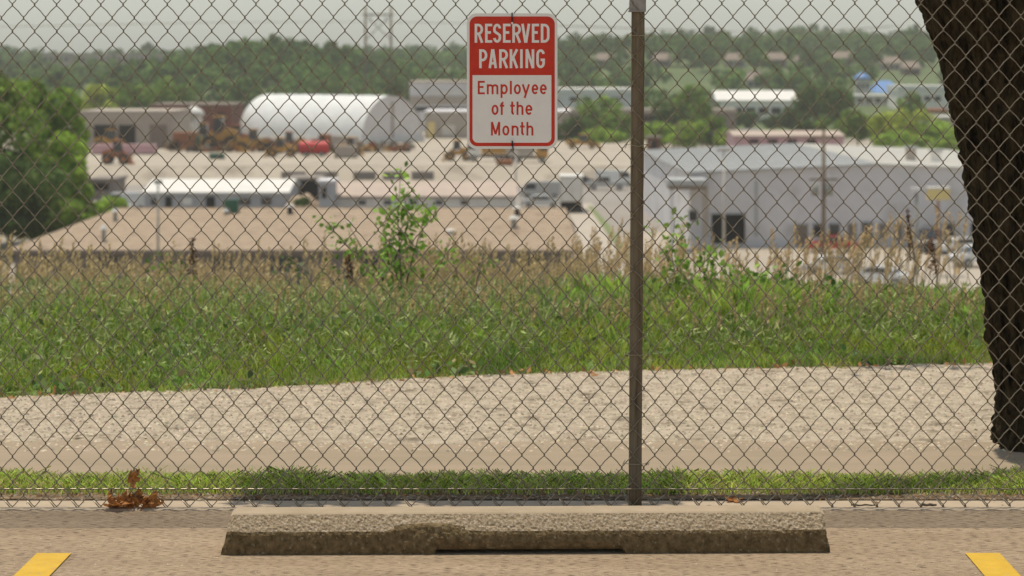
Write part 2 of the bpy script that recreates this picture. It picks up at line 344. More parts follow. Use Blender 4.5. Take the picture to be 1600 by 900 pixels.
# ------------------------------------------------------------------ fence
YF = 8.0; S = F / YF
def fx(px): return (px - CX) / S
def fz(py): return H - (py - CY) / S
fence = thing('chain_link_fence', 'rusty chain link fence crossing the whole picture behind the wheel stop', 'fence', (0, YF, .03))
FZ = .03
zA = [fz(792.6), fz(753.0), fz(712.8)]
dz = 41.475 / S
while zA[-1] < 2.02: zA.append(zA[-1] + dz)
pitch = 34.63 / S; x0 = fx(19.4)
def wob(x, z):
    return (.0026 * mnoise.noise(Vector((x * 3.1, z * 3.1, 0))) + .0008 * mnoise.noise(Vector((x * 19, z * 19, 7))),
            .0030 * mnoise.noise(Vector((x * 2.7, z * 2.7, 4))) + .0008 * mnoise.noise(Vector((x * 17, z * 17, 2))) + .0022 * (x + 1.78))
RW = .00185
NA = len(zA)
def wire_points(col, left_is_A):
    xl = x0 + (col if left_is_A else col + .5) * pitch; xr = xl + pitch / 2
    # list of nodes from bottom to top, alternating sides
    nodes = []
    for j in range(NA):
        nodes.append(('A', zA[j])); 
        if j < NA - 1: nodes.append(('B', (zA[j] + zA[j + 1]) / 2))
    pts = []; e = .0016
    def side(c): return (c == 'A') == left_is_A      # True: this node is on the left extreme
    for k in range(len(nodes)):
        c, z = nodes[k]; lf = side(c); x = xl if lf else xr; ox = -e if lf else e; sg = 1 if lf else -1
        # leaving upward: from a left node upward goes to the right node = '/' (back); from a right node upward = '\' (front)
        yb_dn = (-.0021 if lf else .0021)   # the strand below a left node is '\' going down-right = front
        yb_up = (.0021 if lf else -.0021)
        if k > 0: pts.append((x + sg * .0062, yb_dn, z - .0085)); pts.append((x + ox + sg * .0012, yb_dn * .8, z - .0032))
        pts.append((x + ox, 0, z))
        if k < len(nodes) - 1:
            pts.append((x + ox + sg * .0012, yb_up * .8, z + .0032)); pts.append((x + sg * .0062, yb_up, z + .0085))
            c2, z2 = nodes[k + 1]; xo = xr if lf else xl
            bow = .0011
            pts.append(((x + xo) / 2 + bow * (1 if not lf else -1), yb_up, (z + z2) / 2 + bow))
    out = []
    # tail folded back up at the bottom knuckle
    bx, by, bz = pts[0]; sg = 1 if side('A') else -1
    tail = [(bx + sg * .026, -.006, bz + .0265 - .003), (bx + sg * .010, -.0062, bz + .0065 - .003), (bx - sg * .0005, -.005, bz - .004), (bx, -.001, bz - .0022)]
    for p in (tail if not left_is_A else [(bx - .0018, .001, bz - .0042), (bx - .0008, 0, bz - .002)]) + pts:
        wx, wz = wob(p[0], p[2]); out.append((p[0] + wx, p[1], p[2] + wz - FZ))
    return out
ncol0, ncol1 = -22, 66
for c in range(ncol0, ncol1):
    for lA in (True, False):
        mb = MB(); mb.tube(wire_points(c, lA), RW, 5); mb.build('wire', M['wire'], fence, smooth=True)
# the tension wire and its hog-ring sag
tw = []
for i in range(300):
    x = fx(-760) + (fx(2330) - fx(-760)) * i / 299
    tw.append((x, -.0055, fz(763.5) - FZ + .0016 * mnoise.noise(Vector((x * 6, 0, 0))) + .0010 * mnoise.noise(Vector((x * 23, 0, 3)))))
mb = MB(); mb.tube(tw, .0023, 6); mb.build('tension_wire', M['wire'], fence, smooth=True)
mb = MB(); mb.tube([(p[0], p[1] + .004, zA[-1] - .02 - FZ) for p in tw[::6]], .0023, 6); mb.build('tension_wire', M['wire'], fence, smooth=True)
# post: squared, with eased edges, leaning a hair to the right
def sqr_ring(w, d, r, n=4):
    R = []
    for cx_, cy_, a0 in ((w - r, d - r, 0), (-w + r, d - r, 90), (-w + r, -d + r, 180), (w - r, -d + r, 270)):
        for k in range(n + 1):
            a = math.radians(a0 + 90 * k / n); R.append((cx_ + r * math.cos(a), cy_ + r * math.sin(a)))
    return R
def post(mb, xb, xt, y, z0, z1, w, d, r, nz=24, jit=0):
    R = sqr_ring(w, d, r); n = len(R); vs = []; fs = []
    for j in range(nz + 1):
        t = j / nz; cx_ = xb + (xt - xb) * t
        for k, (a, b) in enumerate(R):
            q = 1 + jit * mnoise.noise(Vector((k * 1.3, t * 9, xb)))
            vs.append((cx_ + a * q, y + b * q, z0 + (z1 - z0) * t))
    for j in range(nz):
        for k in range(n): fs.append((j * n + k, j * n + (k + 1) % n, (j + 1) * n + (k + 1) % n, (j + 1) * n + k))
    fs += [tuple(range(n))[::-1], tuple(nz * n + k for k in range(n))]
    mb.add(vs, fs)
mb = MB(); post(mb, fx(992.6), fx(998.3), .026, fz(789.5) - FZ - .006, 1.93, .0216, .0216, .007, jit=.03); pst = mb.build('post', M['post'], fence, smooth=True)
mb = MB(); post(mb, fx(996.4), fx(998.4), .026, fz(16.5) - FZ, 1.90, .0275, .027, .004, nz=6, jit=.05)
brk = mb.build('post_sleeve', M['bracket'], fence)
mb = MB(); post(mb, fx(995.6), fx(995.9), .024, fz(18.5) - FZ, fz(16.3) - FZ, .0292, .029, .004, nz=1); mb.build('sleeve_lip', M['bracket'], brk)
for py, sag, seed in ((55.5, 0, 1), (226, 2.6, 2), (555, 0, 3), (725, .6, 4)):
    xc = 998 - (py - 20) * .0075; rr_ = random.Random(seed); p = []
    def W(px, q, y): p.append((fx(px), y, fz(q) - FZ))
    W(xc - 20, py + 3 + rr_.uniform(-3, 3), -.006); W(xc - 16, py - 6 + rr_.uniform(-2, 4), .004); W(xc - 18, py - 1, -.005); W(xc - 12, py - 1, -.004)
    for k in range(7): W(xc - 10.5 + 21 * k / 6, py + sag * math.sin(math.pi * k / 6), .0022 if False else -.0005)
    W(xc + 15, py - .5, -.004); W(xc + 19, py - 2.5, .004); W(xc + 21, py + 1, -.006); W(xc + 17, py + 2, .001); W(xc + 22, py - 3 + rr_.uniform(-2, 2), -.006)
    mb = MB(); mb.tube(p, .0013, 5); mb.build('tie_wire', M['tie'], fence, smooth=True)
for pts_, lab in (([(957, 375, -.004), (960, 372, -.005), (966, 364, -.006), (972, 356, -.006), (974, 353, .002), (970, 354, -.007), (966, 350, -.009)], 'loose end of tie wire left of the post'),
                  ([(1012, 344, -.004), (1016, 350, .003), (1013, 354, -.006), (1017, 357, -.008), (1020, 365, -.012), (1019, 372, -.016), (1014, 377, -.018), (1009, 378, -.018)], 'curled loose tie wire right of the post')):
    mb = MB(); mb.tube([(fx(a), c, fz(b) - FZ) for a, b, c in pts_], .0014, 5); mb.build('loose_tie_wire', M['tie'], fence, smooth=True, label=lab)

# ------------------------------------------------------------------ sign
SY = YF - .0115
sign = thing('parking_sign', 'red and white reserved parking sign for the employee of the month tied to the fence', 'sign', (fx(800), SY, fz(233)))
OX, OZ = fx(800), fz(233)
def sp(px, py): return (fx(px) - OX, fz(py) - OZ)
def rrect(x0_, y0_, x1_, y1_, rt, rb, n=10):
    P = []
    for cx_, cy_, r, a0 in ((x1_ - rt, y0_ + rt, rt, -90), (x1_ - rb, y1_ - rb, rb, 0), (x0_ + rb, y1_ - rb, rb, 90), (x0_ + rt, y0_ + rt, rt, 180)):
        for k in range(n + 1):
            a = math.radians(a0 + 90 * k / n); P.append((cx_ + r * math.cos(a), cy_ + r * math.sin(a)))
    return P
def plate(pts, y0_, y1_):
    mb = MB(); pr = [sp(*p) for p in pts][::-1]; mb.prism(pr, y0_, y1_); return mb
tl = .6
plate(rrect(729.6, 21.0, 871, 232.4, 15, 15), 0, .0021).build('plate', M['signw'], sign)
plate(rrect(733.8, 25.8, 866.8, 228.2, 12, 12), -.0004, .0003).build('red_field', M['signr'], sign)
plate(rrect(738.5, 117.4, 861.5, 222.8, .3, 8), -.0008, -.0003).build('white_field', M['signw'], sign)
def arc(cx_, cy_, rx, ry, a0, a1, n=10): return [(cx_ + rx * math.cos(math.radians(a0 + (a1 - a0) * k / n)), cy_ + ry * math.sin(math.radians(a0 + (a1 - a0) * k / n))) for k in range(n + 1)]
def glyph(ch, w_, h, t, xh=None, ds=0):
    a = t / 2; R = w_ - a; Tt = h - a; cx_ = w_ / 2
    if ch == 'E': return [[(a, 0), (a, h)], [(a, Tt), (w_, Tt)], [(a, a), (w_, a)], [(a, h * .54), (w_ * .82, h * .54)]]
    if ch == 'R' or ch == 'P':
        m_ = h * (.47 if ch == 'R' else .43); bowl = [(a, Tt), (w_ * .42, Tt)] + arc(w_ * .42, (Tt + m_) / 2, R - w_ * .42, (Tt - m_) / 2, 85, -85, 12) + [(w_ * .42, m_), (a, m_)]
        o = [[(a, 0), (a, h)], bowl]
        if ch == 'R': o.append([(w_ * .48, m_), (R + t * .12, 0)])
        return o
    if ch == 'S':
        ry = h * .25 - a * .6; yt = Tt - ry; yb = a + ry
        return [arc(cx_, yt, R - cx_, ry, 8, 180, 14) + [(a + .02 * w_, yt - ry * .55), (w_ * .3, h * .56), (w_ * .7, h * .44), (R - .02 * w_, yb + ry * .55)] + arc(cx_, yb, R - cx_, ry, 0, -172, 14)]
    if ch == 'V': return [[(a, h), (cx_ - t * .1, 0)], [(R, h), (cx_ + t * .1, 0)]]
    if ch == 'D': return [[(a, 0), (a, h)], [(a, Tt), (w_ * .38, Tt)] + arc(w_ * .4, Tt - h * .24, R - w_ * .4, h * .24, 85, 0, 8) + arc(w_ * .4, a + h * .24, R - w_ * .4, h * .24, 0, -85, 8) + [(w_ * .38, a), (a, a)]]
    if ch == 'A': return [[(a, 0), (cx_ - t * .1, h)], [(R, 0), (cx_ + t * .1, h)], [(w_ * .2, h * .26), (w_ * .8, h * .26)]]
    if ch == 'K': return [[(a, 0), (a, h)], [(R, h), (a, h * .36)], [(w_ * .4, h * .57), (R, 0)]]
    if ch == 'I' or ch == 'l': return [[(cx_, 0), (cx_, h)]]
    if ch == 'N': return [[(a, 0), (a, h)], [(R, 0), (R, h)], [(a, h), (R, 0)]]
    if ch == 'G': return [arc(cx_, Tt - h * .22, R - cx_, h * .22, 12, 180, 12) + arc(cx_, a + h * .22, R - cx_, h * .22, 180, 360, 12) + [(R, h * .46)], [(cx_, h * .44), (w_, h * .44)]]
    if ch == 'M': return [[(a, 0), (a, h)], [(R, 0), (R, h)], [(a, h), (cx_, h * .1)], [(R, h), (cx_, h * .1)]]
    if ch == 'o': return [arc(cx_, h / 2, cx_ - a, h / 2 - a, 0, 360, 26)]
    if ch == 'e': return [arc(cx_, h / 2, cx_ - a, h / 2 - a, 0, 318, 24), [(a, h * .5), (w_ - a * .5, h * .5)]]
    if ch in 'nh':
        q = xh or h; return [[(a, 0), (a, h)], [(a, q * .62)] + arc((a + R) / 2, q * .66, (R - a) / 2, q * .34 - a, 150, 0, 10) + [(R, 0)]]
    if ch == 'm':
        c1 = cx_; return [[(a, 0), (a, h)], [(a, h * .66)] + arc((a + c1) / 2, h * .7, (c1 - a) / 2, h * .3 - a, 150, 0, 9) + [(c1, 0)], [(c1, h * .66)] + arc((c1 + R) / 2, h * .7, (R - c1) / 2, h * .3 - a, 150, 0, 9) + [(R, 0)]]
    if ch == 'p': return [[(a, -ds), (a, h)], arc(cx_, h / 2, cx_ - a, h / 2 - a, 165, -165, 22)]
    if ch == 'y': return [[(a, h), (cx_, h * .02)], [(R, h), (w_ * .34, -ds)]]
    if ch == 'f': return [[(w_ * .42, 0), (w_ * .42, h * .80)] + arc(w_ * .42 + w_ * .42, h * .80, w_ * .42, h * .2 - a, 180, 95, 6), [(0, xh - a), (w_ * .95, xh - a)]]
    if ch == 't': return [[(w_ * .42, h), (w_ * .42, h * .2)] + arc(w_ * .42 + w_ * .40, h * .2, w_ * .40, h * .2 - a, 180, 262, 6), [(0, xh - a), (w_ * .95, xh - a)]]
def ribbon(pl, t):
    n = len(pl); Lp = []; Rp = []
    closed = n > 8 and math.dist(pl[0], pl[-1]) < 1e-6
    for i in range(n):
        def dirn(a, b): d = math.hypot(b[0] - a[0], b[1] - a[1]) or 1; return ((b[0] - a[0]) / d, (b[1] - a[1]) / d)
        if closed: d0 = dirn(pl[i - 1] if i > 0 else pl[-2], pl[i]); d1 = dirn(pl[i], pl[i + 1] if i < n - 1 else pl[1])
        else: d0 = dirn(pl[max(i - 1, 0)], pl[max(i, 1)]) if i > 0 else dirn(pl[0], pl[1]); d1 = dirn(pl[i], pl[i + 1]) if i < n - 1 else d0
        nx_, ny_ = -(d0[1] + d1[1]), d0[0] + d1[0]; q = math.hypot(nx_, ny_) or 1; nx_ /= q; ny_ /= q
        c = max(.5, nx_ * -d0[1] + ny_ * d0[0]); Lp.append((pl[i][0] + nx_ * t / 2 / c, pl[i][1] + ny_ * t / 2 / c)); Rp.append((pl[i][0] - nx_ * t / 2 / c, pl[i][1] - ny_ * t / 2 / c))
    return Lp, Rp
def word(spec, ytop, ybot, t, m, lab, y0_, xtop=None, desc=0):
    par = sign
    for ch, xa, xb in spec:
        mb = MB(); up = ch in 'ERSVDPAKINGMlfth'; top = ytop if up else xtop
        gl = glyph(ch, xb - xa, ybot - top, t, xh=(ybot - xtop) if xtop else None, ds=desc)
        for k, pl in enumerate(gl):
            Lp, Rp = ribbon(pl, t); yy = y0_ - .0003 - .00005 * k
            P3 = [(sp(xa + q[0], ybot - q[1])[0], yy, sp(xa + q[0], ybot - q[1])[1]) for q in Lp + Rp]; n = len(Lp)
            mb.add(P3, [(i, i + 1, n + i + 1, n + i) for i in range(n - 1)])
        mb.build('letter', m, par)
word([('R', 741.8, 755), ('E', 758, 769.2), ('S', 770.6, 783.2), ('E', 786, 797.8), ('R', 800.6, 814), ('V', 814.4, 828.6), ('E', 831, 842.2), ('D', 845, 858.6)], 37.2, 66.8, 4.0, M['signw'], 'RESERVED', -.0004)
word([('P', 748.8, 761.6), ('A', 763.4, 776.8), ('R', 780, 793.8), ('K', 796.5, 810), ('I', 812.6, 817), ('N', 821.2, 834.8), ('G', 838, 851.4)], 77, 106.5, 4.0, M['signw'], 'PARKING', -.0004)
word([('E', 746.7, 757.6), ('m', 760.8, 778.8), ('p', 782.2, 793.4), ('l', 796.4, 800.2), ('o', 803, 813.9), ('y', 815.4, 828.2), ('e', 830.7, 841.2), ('e', 843.6, 854.4)], 126.3, 147.2, 3.0, M['signr'], 'Employee', -.0008, xtop=131.6, desc=5.8)
word([('o', 768.2, 779), ('f', 781.2, 788.2), ('t', 797.2, 804.8), ('h', 807.2, 817.9), ('e', 821, 831.9)], 158.6, 179.4, 3.0, M['signr'], 'of the', -.0008, xtop=163.6)
word([('M', 767.3, 781.6), ('o', 785, 796), ('n', 799.4, 810.3), ('t', 812.8, 820.2), ('h', 822.6, 833.4)], 190.4, 211.6, 3.0, M['signr'], 'Month', -.0008, xtop=196)
for (a, b, c, d_) in ((800.3, 20, 800.3, 36.5), (800.3, 218, 802, 235.5)):
    x1, z1 = sp(a, b); x2, z2 = sp(c, d_); mb = MB()
    mb.tube([(x1, -.001, z1), (x1, -.0035, z1 - .002), ((x1 + x2) / 2, -.0045, (z1 + z2) / 2), (x2, -.003, z2 + .002), (x2, .004, z2)], .0023, 5)
    zt = mb.build('zip_tie', M['black'], sign, smooth=True)
    hx, hz = (x2, z2) if b < 100 else (x1, z1)
    MB().box(hx - .0028, hx + .0028, -.008, -.003, hz - .003, hz + .004).build('zip_head', M['whiteplastic'], zt)
for py in (29.0, 226):
    mb = MB(); q = sp(800.3, py)
    mb.prism([(q[0] + .0032 * math.cos(k * .524), q[1] + .0032 * math.sin(k * .524)) for k in range(12)][::-1], -.0009, -.0006); mb.build('bolt_hole', M['black'], sign)

# ------------------------------------------------------------------ grass, stalks
def blades(n, x, y, z, h, wd, lean, tint, name, segs=2, ldir=None):
    a = RNG.uniform(0, 2 * np.pi, n); ax = np.cos(a) * wd; ay = np.sin(a) * wd * .4
    lx = RNG.normal(0, 1, n) * lean * h + (0 if ldir is None else ldir * h); ly = RNG.normal(0, 1, n) * lean * h * .7
    b0 = np.stack([x - ax, y - ay, z], -1); b1 = np.stack([x + ax, y + ay, z], -1)
    m0 = np.stack([x - ax * .8 + lx * .3, y - ay * .8 + ly * .3, z + h * .55], -1); m1 = np.stack([x + ax * .8 + lx * .3, y + ay * .8 + ly * .3, z + h * .55], -1)
    t0 = np.stack([x + lx - ax * .1, y + ly, z + h * RNG.uniform(.85, 1, n)], -1); t1 = np.stack([x + lx + ax * .1, y + ly, z + h], -1)
    V = np.stack([b0, b1, m1, m0, m0, m1, t1, t0], 1)
    return np_mesh(name, V.reshape(-1, 3), 4, np.repeat(tint, 2, axis=0))
def green_tint(n, base=(0.13, 0.20, 0.04), dry=.12, dryc=(.36, .28, .14), v=.35):
    t = np.array(base)[None] * RNG.uniform(1 - v, 1 + v, (n, 1)) * RNG.uniform(.85, 1.15, (n, 3))
    d = RNG.uniform(0, 1, n) < dry; t[d] = np.array(dryc) * RNG.uniform(.7, 1.2, (d.sum(), 1)); return t
def clump(x, y, f, s=0): return np.array([mnoise.noise(Vector((a * f, b * f, s))) for a, b in zip(x, y)])
# near strip behind the fence
n = 56000; x = RNG.uniform(-4.3, 4.3, n); y = RNG.uniform(8.20, 8.46, n)
cl = clump(x, y, 5.0); front = np.clip((y - 8.19) / .1, 0, 1)
keep = (RNG.uniform(0, 1, n) < front * (.75 + .5 * cl) + .12); x, y, cl, front = x[keep], y[keep], cl[keep], front[keep]; n = len(x)
h = (.026 + .026 * RNG.uniform(0, 1, n) ** .8) * (.55 + .45 * front) * (1 + .5 * cl)
link_me('grass_strip', blades(n, x, y, .006 + x * 0, h, RNG.uniform(.0012, .0024, n), .55, green_tint(n, (0.44, 0.55, 0.10), .2, (.70,.56,.32), v=.8), 'grass_strip'), M['blade'], kind='stuff')
# low broad leaved weeds in the strip
def leaf_quads(c, size, tint, name, up=.6, n_per=1, aspect=.5, yfl=1.0):
    n = len(c); d = RNG.normal(0, 1, (n, 3)); d[:, 2] = d[:, 2] * .6 + up * RNG.uniform(-.2, 1, n); d /= np.linalg.norm(d, axis=1)[:, None]
    r = RNG.normal(0, 1, (n, 3)); s = np.cross(d, r); s /= np.linalg.norm(s, axis=1)[:, None] + 1e-9
    size = np.asarray(size)[:, None] if np.ndim(size) else size
    V = np.stack([c, c + d * size * .5 + s * size * aspect * .5, c + d * size, c + d * size * .5 - s * size * aspect * .5], 1)
    return np_mesh(name, V.reshape(-1, 3), 4, tint)
n = 2600; x = RNG.uniform(-2.7, 2.5, n); y = RNG.uniform(8.19, 8.33, n); k = clump(x, y, 3.5, 3) > .08; x, y = x[k], y[k]; n = len(x)
link_me('clover_patch', leaf_quads(np.stack([x, y, .008 + RNG.uniform(0, .022, n)], -1), RNG.uniform(.007, .016, n), green_tint(n, (.17, .27, .05), .05), 'clover_patch', aspect=.8), M['leaf'], kind='stuff')
n = 1100; x = RNG.uniform(-2.6, 2.4, n); y = RNG.uniform(8.03, 8.22, n); y = np.where(RNG.uniform(0, 1, n) < .75, 8.13 + RNG.uniform(0, .09, n), y)
k = (y > 8.12) | (RNG.uniform(0, 1, n) < .5)
x, y = x[k], y[k]; n = len(x)
link_me('leaf_litter', leaf_quads(np.stack([x, y, .010 + RNG.uniform(0, .004, n)], -1), RNG.uniform(.006, .026, n), np.array([.30, .18, .09])[None] * RNG.uniform(.3, 1.6, (n, 1)) * np.ones((n, 3)), 'leaf_litter', up=.08, aspect=.35), M['straw'], kind='stuff')
# tall verge
def Ygv(x): return np.interp(x, gbx, gby)
n = 115000; x = RNG.uniform(-4.2, 4.0, n); r = RNG.uniform(0, 1, n) ** 1.15; y0v = Ygv(x) - .03 + .13 * clump(x, x * 0, 4.5, 1); y = y0v + r * (16.0 - y0v)
cl = clump(x, y, 1.3); d = y - y0v
h = (.05 + .15 * np.clip(d / 1.1, 0, 1) + .07 * np.clip((d - .9) / 2, 0, 1)) * (.75 + .5 * RNG.uniform(0, 1, n)) * (1 + .6 * cl + .35 * clump(x, y, 4.5, 15)) * np.where(x < 0, .76, .84)
h *= 1 - .35 * np.clip((y - 14.2) / 1.8, 0, 1); h *= 1 + .10 * np.clip(x / 2, -1, 1)
c2_ = clump(x, y, 2.6, 4)[:, None]; tn = green_tint(n, (0.36, 0.47, 0.085), .12, (.56, .48, .26), v=.6) * (1 + .35 * cl[:, None]) * (1 + c2_ * np.array([.25, .05, -.2]))
link_me('verge_grass', blades(n, x, y, T(x, y), h, RNG.uniform(.0014, .0034, n), .30, tn, 'verge_grass'), M['blade'], kind='stuff')
# pale green seed heads among the verge grass, and the broad leaved weeds
n = 30000; x = RNG.uniform(-4.2, 4.0, n); y = Ygv(x) + .30 + RNG.uniform(0, 1, n) * 3.0; d = y - Ygv(x)
z = T(x, y) + (.05 + .14 * np.clip(d / 1.1, 0, 1) + .08 * np.clip((d - .9) / 2, 0, 1)) * RNG.uniform(.55, 1.25, n)
link_me('verge_seed_heads', leaf_quads(np.stack([x, y, z], -1), RNG.uniform(.03, .06, n), np.where((RNG.uniform(0, 1, n) < .5)[:, None], np.array([.40, .46, .17]), np.array([.24, .31, .10])) * RNG.uniform(.7, 1.3, (n, 1)), 'verge_seed_heads', up=3.2, aspect=.2), M['leaf'], kind='stuff')
n = 9000; x = RNG.uniform(-4.2, 4.0, n); y = Ygv(x) + RNG.uniform(0, 1, n) ** 1.3 * 3.2; k = clump(x, y, 1.9, 12) > .05; x, y = x[k], y[k]; n = len(x); d = y - Ygv(x)
link_me('broad_leaf_weeds', leaf_quads(np.stack([x, y, T(x, y) + (.02 + .15 * np.clip(d / 1.1, 0, 1)) * RNG.uniform(.2, 1.25, n)], -1), RNG.uniform(.03, .065, n), green_tint(n, (.17, .25, .07), .1, v=.5), 'broad_leaf_weeds', up=.5, aspect=.6), M['leaf'], kind='stuff')
n = 260; x = RNG.uniform(-3.4, 3.2, n); y = Ygv(x) + RNG.normal(-.02, .06, n)
link_me('leaf_litter', leaf_quads(np.stack([x, y, T(x, y) + .018], -1), RNG.uniform(.015, .05, n), np.array([.50, .26, .11])[None] * RNG.uniform(.4, 1.3, (n, 1)) * np.ones((n, 3)), 'leaf_litter', up=.25, aspect=.5), M['straw'], kind='stuff')
# straw coloured stalks with feathery heads
def stalks(n, xr, yr, hr, name, tone=(.60, .48, .30), head=.13, keepf=None):
    x = RNG.uniform(*xr, n); y = RNG.uniform(*yr, n)
    if keepf is not None: k = keepf(x, y); x, y = x[k], y[k]; n = len(x)
    h = (RNG.uniform(*hr, n) + .072 * np.clip(y - 14, 0, 9)) * (1 + .3 * clump(x, y, .9, 5)); z = T(x, y); lx = RNG.normal(.10, .16, n) * h; ly = RNG.normal(0, .08, n) * h
    wd = RNG.uniform(.0022, .0034, n)
    b0 = np.stack([x - wd, y, z], -1); b1 = np.stack([x + wd, y, z], -1); t1 = np.stack([x + lx + wd * .6, y + ly, z + h], -1); t0 = np.stack([x + lx - wd * .6, y + ly, z + h], -1)
    V = [np.stack([b0, b1, t1, t0], 1)]; ti = [np.array(tone)[None] * RNG.uniform(.6, 1.15, (n, 1)) * np.ones((n, 3))]
    hd = head * RNG.uniform(.7, 1.35, n); m_ = 11
    for k in range(m_):
        t = k / (m_ - 1); cz = z + h - hd * .85 + hd * t; cx_ = x + lx * (1 - (1 - t) * hd / h) ; cy_ = y + ly
        L_ = hd * (.34 - .2 * t); a = RNG.uniform(0, 6.28, n); ox = np.cos(a) * L_ * .6 + L_ * .25; oy = np.sin(a) * L_ * .6; w_ = .0065 * RNG.uniform(.6, 1.6, n)
        c = np.stack([cx_, cy_, cz], -1); tip = np.stack([cx_ + ox, cy_ + oy, cz + L_], -1); mid = (c + tip) / 2; s_ = np.stack([w_, w_ * 0, w_ * .0], -1)
        V.append(np.stack([c, mid + s_, tip, mid - s_], 1)); ti.append(np.array(tone)[None] * RNG.uniform(.65, 1.25, (n, 1)) * np.array([1.05, .98, .85]))
    return link_me(name, np_mesh(name, np.concatenate(V).reshape(-1, 3), 4, np.concatenate(ti)), M['straw'], kind='stuff')
stalks(2300, (-5.5, 0.9), (14.2, 21), (.16, .42), 'straw_stalks', keepf=lambda x, y: RNG.uniform(0, 1, len(x)) < np.clip(.62 + clump(x, y, .8, 2), .1, 1))
stalks(1100, (.2, 5), (14.0, 20), (.26, .58), 'straw_stalks', tone=(.66, .50, .33), keepf=lambda x, y: RNG.uniform(0, 1, len(x)) < np.clip(.45 + clump(x, y, 1.1, 6), .05, 1))
stalks(900, (-4.4, 4.2), (12.2, 14.2), (.20, .34), 'straw_stalks', tone=(.55, .46, .26), head=.07)
# green grass among the straw
n = 24000; x = RNG.uniform(-5.6, 5, n); y = RNG.uniform(15.2, 20, n)
h = (RNG.uniform(.04, .17, n) + .045 * (y - 15)) * (1 + .5 * clump(x, y, 1.1, 9)) * np.where(x > .4, 1.2, .8)
link_me('bank_grass', blades(n, x, y, T(x, y), h, RNG.uniform(.0014, .003, n), .35, green_tint(n, (.22, .30, .07), .4, (.50, .39, .22)), 'bank_grass'), M['blade'], kind='stuff')
# one dark seed head (curly dock) and small dry plants
def dock(px, D, ytop, label, tone=(.13, .06, .03), lean=-.2, sc_=1.0):
    x = X(px, D); z0_ = float(T(x, D)); top = Z(ytop, D); hh = top - z0_
    t = thing('dock_plant', label, 'plant', (x, D, z0_))
    mb = MB(); mb.tube([(0, 0, 0), (-lean * hh * .3, 0, hh * .6), (0, 0, hh)], [.006, .005, .003], 5); mb.build('stem', M['pole'], t)
    n = int(120 * sc_); u = RNG.uniform(0, 1, n); c = np.stack([lean * (u - 1) * -.25 * 0 + RNG.normal(0, .016, n) * (1.2 - u), RNG.normal(0, .016, n), hh * (.62 + .38 * u)], -1)
    c[:, 0] += (1 - u) * lean * -.35 * hh * .35
    link_me('seed_head', leaf_quads(c, RNG.uniform(.014, .03, n), np.array(tone)[None] * RNG.uniform(.6, 1.5, (n, 1)) * np.ones((n, 3)), 'seed_head', up=.9, aspect=.6), M['straw'], t)
dock(1418, 15.5, 330, 'tall dark brown seed head in front of the two lamp posts')
dock(300, 16.0, 372, 'dark brown seed head standing up in the straw at left', lean=-.05)
dock(545, 15.5, 395, 'dark brown dried plant left of the leafy sapling', sc_=1.3)
dock(1455, 16.0, 372, 'rusty brown dock plant right of the tall seed head', tone=(.22, .11, .06), sc_=1.5)
# ------------------------------------------------------------------ leafy sapling and weeds
def ovate(c, d, s, size):
    # six pointed ovate leaf polygon
    P = [(0, 0), (.28, .26), (.6, .30), (1, 0), (.6, -.30), (.28, -.26)]
    return np.stack([c + d * (a * size)[:, None] + s * (b * size)[:, None] for a, b in P], 1)
def leafy(name, label, cat, px, D, py_base, shoots, leafsize, tone, seed, nleaf, vein=.25):
    R = np.random.default_rng(seed); x = X(px, D); z0_ = float(T(x, D)) - .02
    t = thing(name, label, cat, (x, D, z0_)); st = MB(); C = []
    for pts_, nl, spread in shoots:
        P3 = [Vector((X(a, D) - x, (R.uniform(-.05, .05) if i else 0), Z(b, D) - z0_)) for i, (a, b) in enumerate(pts_)]
        st.tube(P3, [.006 - .0045 * i / (len(P3) - 1) for i in range(len(P3))], 5)
        L_ = len(P3) - 1
        for _ in range(int(nl * nleaf * 1.35)):
            u = R.uniform(.12, 1) * L_; i = min(int(u), L_ - 1); p = P3[i].lerp(P3[i + 1], u - i)
            C.append((p.x + R.normal(0, spread), p.y + R.normal(0, spread), p.z + R.normal(0, spread * .5)))
    st.build('stem', M['bark2'], t, smooth=True)
    C = np.array(C); n = len(C); d = R.normal(0, 1, (n, 3)); d[:, 2] -= .35; d /= np.linalg.norm(d, axis=1)[:, None]
    s = np.cross(d, R.normal(0, 1, (n, 3))); s /= np.linalg.norm(s, axis=1)[:, None]
    size = leafsize * R.uniform(.7, 1.6, n); tt = 1.4 * np.array(tone)[None] * R.uniform(.5, 1.45, (n, 1)) * R.uniform(.9, 1.1, (n, 3))
    link_me('foliage', np_mesh('foliage', ovate(C, d, s, size).reshape(-1, 3), 6, tt), M['leaf'], t)
leafy('sapling', 'leafy green sapling rising above the grass left of the sign', 'sapling', 628, 14.5, 470, [
    ([(630, 560), (628, 450), (622, 340), (626, 262)], 70, .035), ([(628, 470), (645, 400), (660, 350), (668, 318)], 55, .045),
    ([(627, 480), (608, 420), (600, 360), (604, 325)], 60, .045), ([(628, 500), (590, 440), (560, 400), (530, 372), (500, 338)], 60, .035),
    ([(628, 500), (670, 450), (690, 410), (700, 380)], 22, .04), ([(628, 480), (615, 410), (640, 345), (630, 300)], 90, .055),
    ([(600, 440), (570, 395), (540, 345)], 8, .03)], .034, (.20, .31, .055), 3, 1.5)
